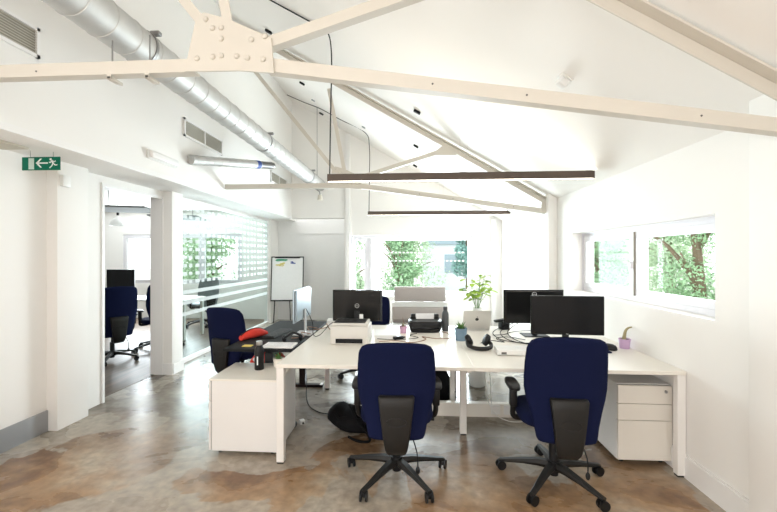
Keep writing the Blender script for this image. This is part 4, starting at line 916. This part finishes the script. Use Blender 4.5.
for m, cx, cz, sx, sz, n, nm in (('marker_green', -0.14, 0.93, 0.15, 0.02, 12, 'green_scribble'), ('marker_yellow', -0.18, 0.84, 0.13, 0.05, 12, 'yellow_scribble'), ('marker_blue', 0.12, 0.88, 0.06, 0.035, 10, 'blue_scribble')):
    b = MB(); p = [ml @ Vector((cx + sx * (rnd.random() * 2 - 1), -0.0015, cz + sz * (rnd.random() * 2 - 1))) for k in range(n)]; b.tube(p, 0.010, 5, 4); b.build(nm, m, t)

t = thing('lounge_bench', 'beige upholstered bench with a high two-tier back below the far window', 'bench', (0.14, 6.95, 0), PI)
MB().box((-0.46, -0.04, 0.70), (0.46, 0.05, 0.965), 0.02, 3).build('upper_back_cushion', 'beige_fabric', t)
MB().box((-0.50, -0.04, 0.36), (0.50, 0.05, 0.600), 0.02, 3).build('lower_back_cushion', 'beige_fabric', t)
MB().box((-0.50, -0.60, 0.30), (0.50, -0.05, 0.44), 0.03, 3).build('seat_cushion', 'beige_fabric', t)
b = MB(); b.box((-0.50, -0.02, 0.605), (0.50, 0.045, 0.695), 0.004); b.box((-0.50, -0.58, 0.22), (0.50, 0.05, 0.298), 0.004); b.build('bench_frame', 'white_plastic', t, smooth=0)
for sx in (-0.44, 0.44):
    for sy in (-0.54, 0.02): MB().cyl((sx, sy, 0), (sx, sy, 0.22), 0.018, 0.022, n=12).build('leg', 'white_plastic', t)

# ------------------------------------------------------------------ side room
t = thing('side_room_desk', 'white desk seen through the doorway in the side room', 'desk', (-5.3, 6.95, 0.004))
MB().box((-0.75, -0.35, 0.70), (1.25, 0.35, 0.73), 0.003, 1).build('tabletop', 'desk_white', t, smooth=0)
for x, y in ((-0.7, -0.3), (-0.7, 0.3), (1.2, -0.3), (1.2, 0.3)): MB().box((x - 0.025, y - 0.025, 0), (x + 0.025, y + 0.025, 0.6995)).build('leg', 'leg_white', t, smooth=0)
t = thing('pendant_lamp', 'white dome pendant lamp in the side room, seen through the doorway', 'pendant lamp', (-5.62, 7.0, 2.10))
MB().lathe([(0.03, 0.18), (0.035, 0.165), (0.065, 0.14), (0.11, 0.09), (0.135, 0.03), (0.14, 0.0), (0.132, 0.0), (0.125, 0.03)], n=28, cap=False).build('lamp_shade', 'white_plastic', t, smooth=50)
b = MB(); b.cyl((0, 0, 0.20), (0, 0, 0.30), 0.022, n=12); b.cyl((0, 0, 0.30), (0, 0, 0.52), 0.004, n=8); b.build('lamp_stem', 'dark_plastic', t); MB().sph((0, 0, 0.06), 0.04, 2).build('bulb', 'white_plastic', t)
def raft(label, x, y, z, sx, sy, rz=0):
    t = thing('acoustic_raft', label, 'ceiling panel', (x, y, z), rz)
    MB().box((-sx, -sy, 0), (sx, sy, 0.03), 0.006).build('panel', 'raft_grey', t, smooth=0)
    for a in (-0.6, 0.6): MB().cyl((a * sx, 0, 0.03), (a * sx, 0, 2.616 - z), 0.006, n=8).build('rod', 'galv_dark', t)
raft('grey flat panel hanging from the side room ceiling, seen through the doorway', -4.68, 6.0, 2.27, 0.42, 0.42, 0.3)
raft('grey flat panel hanging in the side room, seen through the glass partition', -4.35, 6.9, 2.22, 0.40, 0.40, 0.3)

# ------------------------------------------------------------------ outside
def tree(label, x, y, h, r, m, seed, grp=None, low=0.2, n=6500, leaf=1.5):
    rnd = random.Random(seed); t = thing('tree', label, 'tree', (x, y, -0.3))
    b = MB(); b.tube([(0, 0, 0), (0.05, 0.02, h * 0.3), (-0.04, 0.03, h * 0.75)], lambda u: 0.12 * (1 - u) + 0.03, 8, 4)
    for k in range(5):
        a = k * 1.3; b.tube([(0, 0, h * (0.25 + 0.08 * k)), (r * 0.4 * math.cos(a), r * 0.4 * math.sin(a), h * (0.4 + 0.09 * k)), (r * 0.75 * math.cos(a), r * 0.75 * math.sin(a), h * (0.45 + 0.1 * k))], lambda u: 0.04 * (1 - u) + 0.01, 6, 3)
    b.build('trunk', 'bark', t)
    vs = []; fs = []
    lobes = [(Vector((r * 0.55 * math.cos(k * 2.4) * rnd.random(), r * 0.55 * math.sin(k * 2.4) * rnd.random(), h * (low + (0.9 - low) * rnd.random()))), r * (0.35 + 0.3 * rnd.random())) for k in range(14)]
    for k in range(n):
        c, rr = lobes[k % 14]; d_ = Vector((rnd.gauss(0, 1), rnd.gauss(0, 1), rnd.gauss(0, 1))).normalized(); P = c + d_ * rr * (0.65 + 0.4 * rnd.random()); P.z = max(0.05, P.z)
        u = Vector((rnd.gauss(0, 1), rnd.gauss(0, 1), rnd.gauss(0, 1))).normalized(); v = u.cross(d_)
        if v.length < 0.1: continue
        v.normalize(); s_ = (0.022 + 0.028 * rnd.random()) * leaf; i = len(vs)
        vs += [P - u * s_, P + v * s_ * 0.45, P + u * s_, P - v * s_ * 0.45]; fs.append((i, i + 1, i + 2, i + 3))
    me = bpy.data.meshes.new('foliage'); me.from_pydata(vs, [], fs); me.materials.append(M[m]); o = bpy.data.objects.new('foliage', me); C.objects.link(o); o.parent = t
for i, (x, y, h, r, m, lb) in enumerate([
    (-1.95, 11.6, 3.2, 0.75, 'foliage_pale', 'pale green tree outside the back window, seen through its narrow left sash'),
    (-0.45, 12.6, 3.0, 0.85, 'foliage', 'green bushy tree outside the back window, left of its middle'),
    (-0.1, 16.6, 3.6, 1.5, 'foliage_pale', 'big pale tree farther off, behind the green bushy one'),
    (1.95, 13.6, 4.4, 0.75, 'foliage_dark', 'tall blue-green tree outside the back window, far right'),
    (4.2, 5.9, 3.4, 0.9, 'foliage', 'green tree outside the side window, nearest the camera'),
    (5.2, 8.1, 3.6, 1.0, 'foliage_pale', 'pale tree outside the side window, second along'),
    (4.9, 10.4, 3.6, 1.1, 'foliage', 'green tree outside the side window, seen through its far casement'),
    (9.6, 10.0, 4.6, 2.2, 'foliage_pale', 'broad pale tree farther back outside the side window'),
    (8.2, 15.4, 4.6, 2.2, 'foliage_pale', 'broad pale tree farthest back outside the side window'),
    (-6.6, 11.8, 3.6, 1.2, 'foliage_pale', 'pale tree outside the side room window, seen through the doorway'),
    (-5.0, 13.5, 3.8, 1.4, 'foliage_pale', 'pale tree outside the side room window, seen through the glass partition')]):
    tree(lb, x, y, h, r, m, 20 + i, leaf=0.8 if x > 3.5 and y < 9 else 1.6, n=13000 if x > 3.5 and y < 11 else 6500)
t = thing('neighbour_building', 'pale rendered building beyond the trees outside the back window', 'building', (2.0, 19.0, -0.3))
MB().box((-1.4, 0, 0), (1.6, 4, 2.4)).build('building_wall', 'render_wall', t, smooth=0)
MB().prism([(-1.6, 2.4), (1.8, 2.4), (0.1, 3.3)], -0.1, 4.1).build('roof', 'slate', t, smooth=0)
g = MB().box((-0.4, -0.03, 1.0), (0.4, -0.001, 1.9)).build('window', 'slate', t, smooth=0)
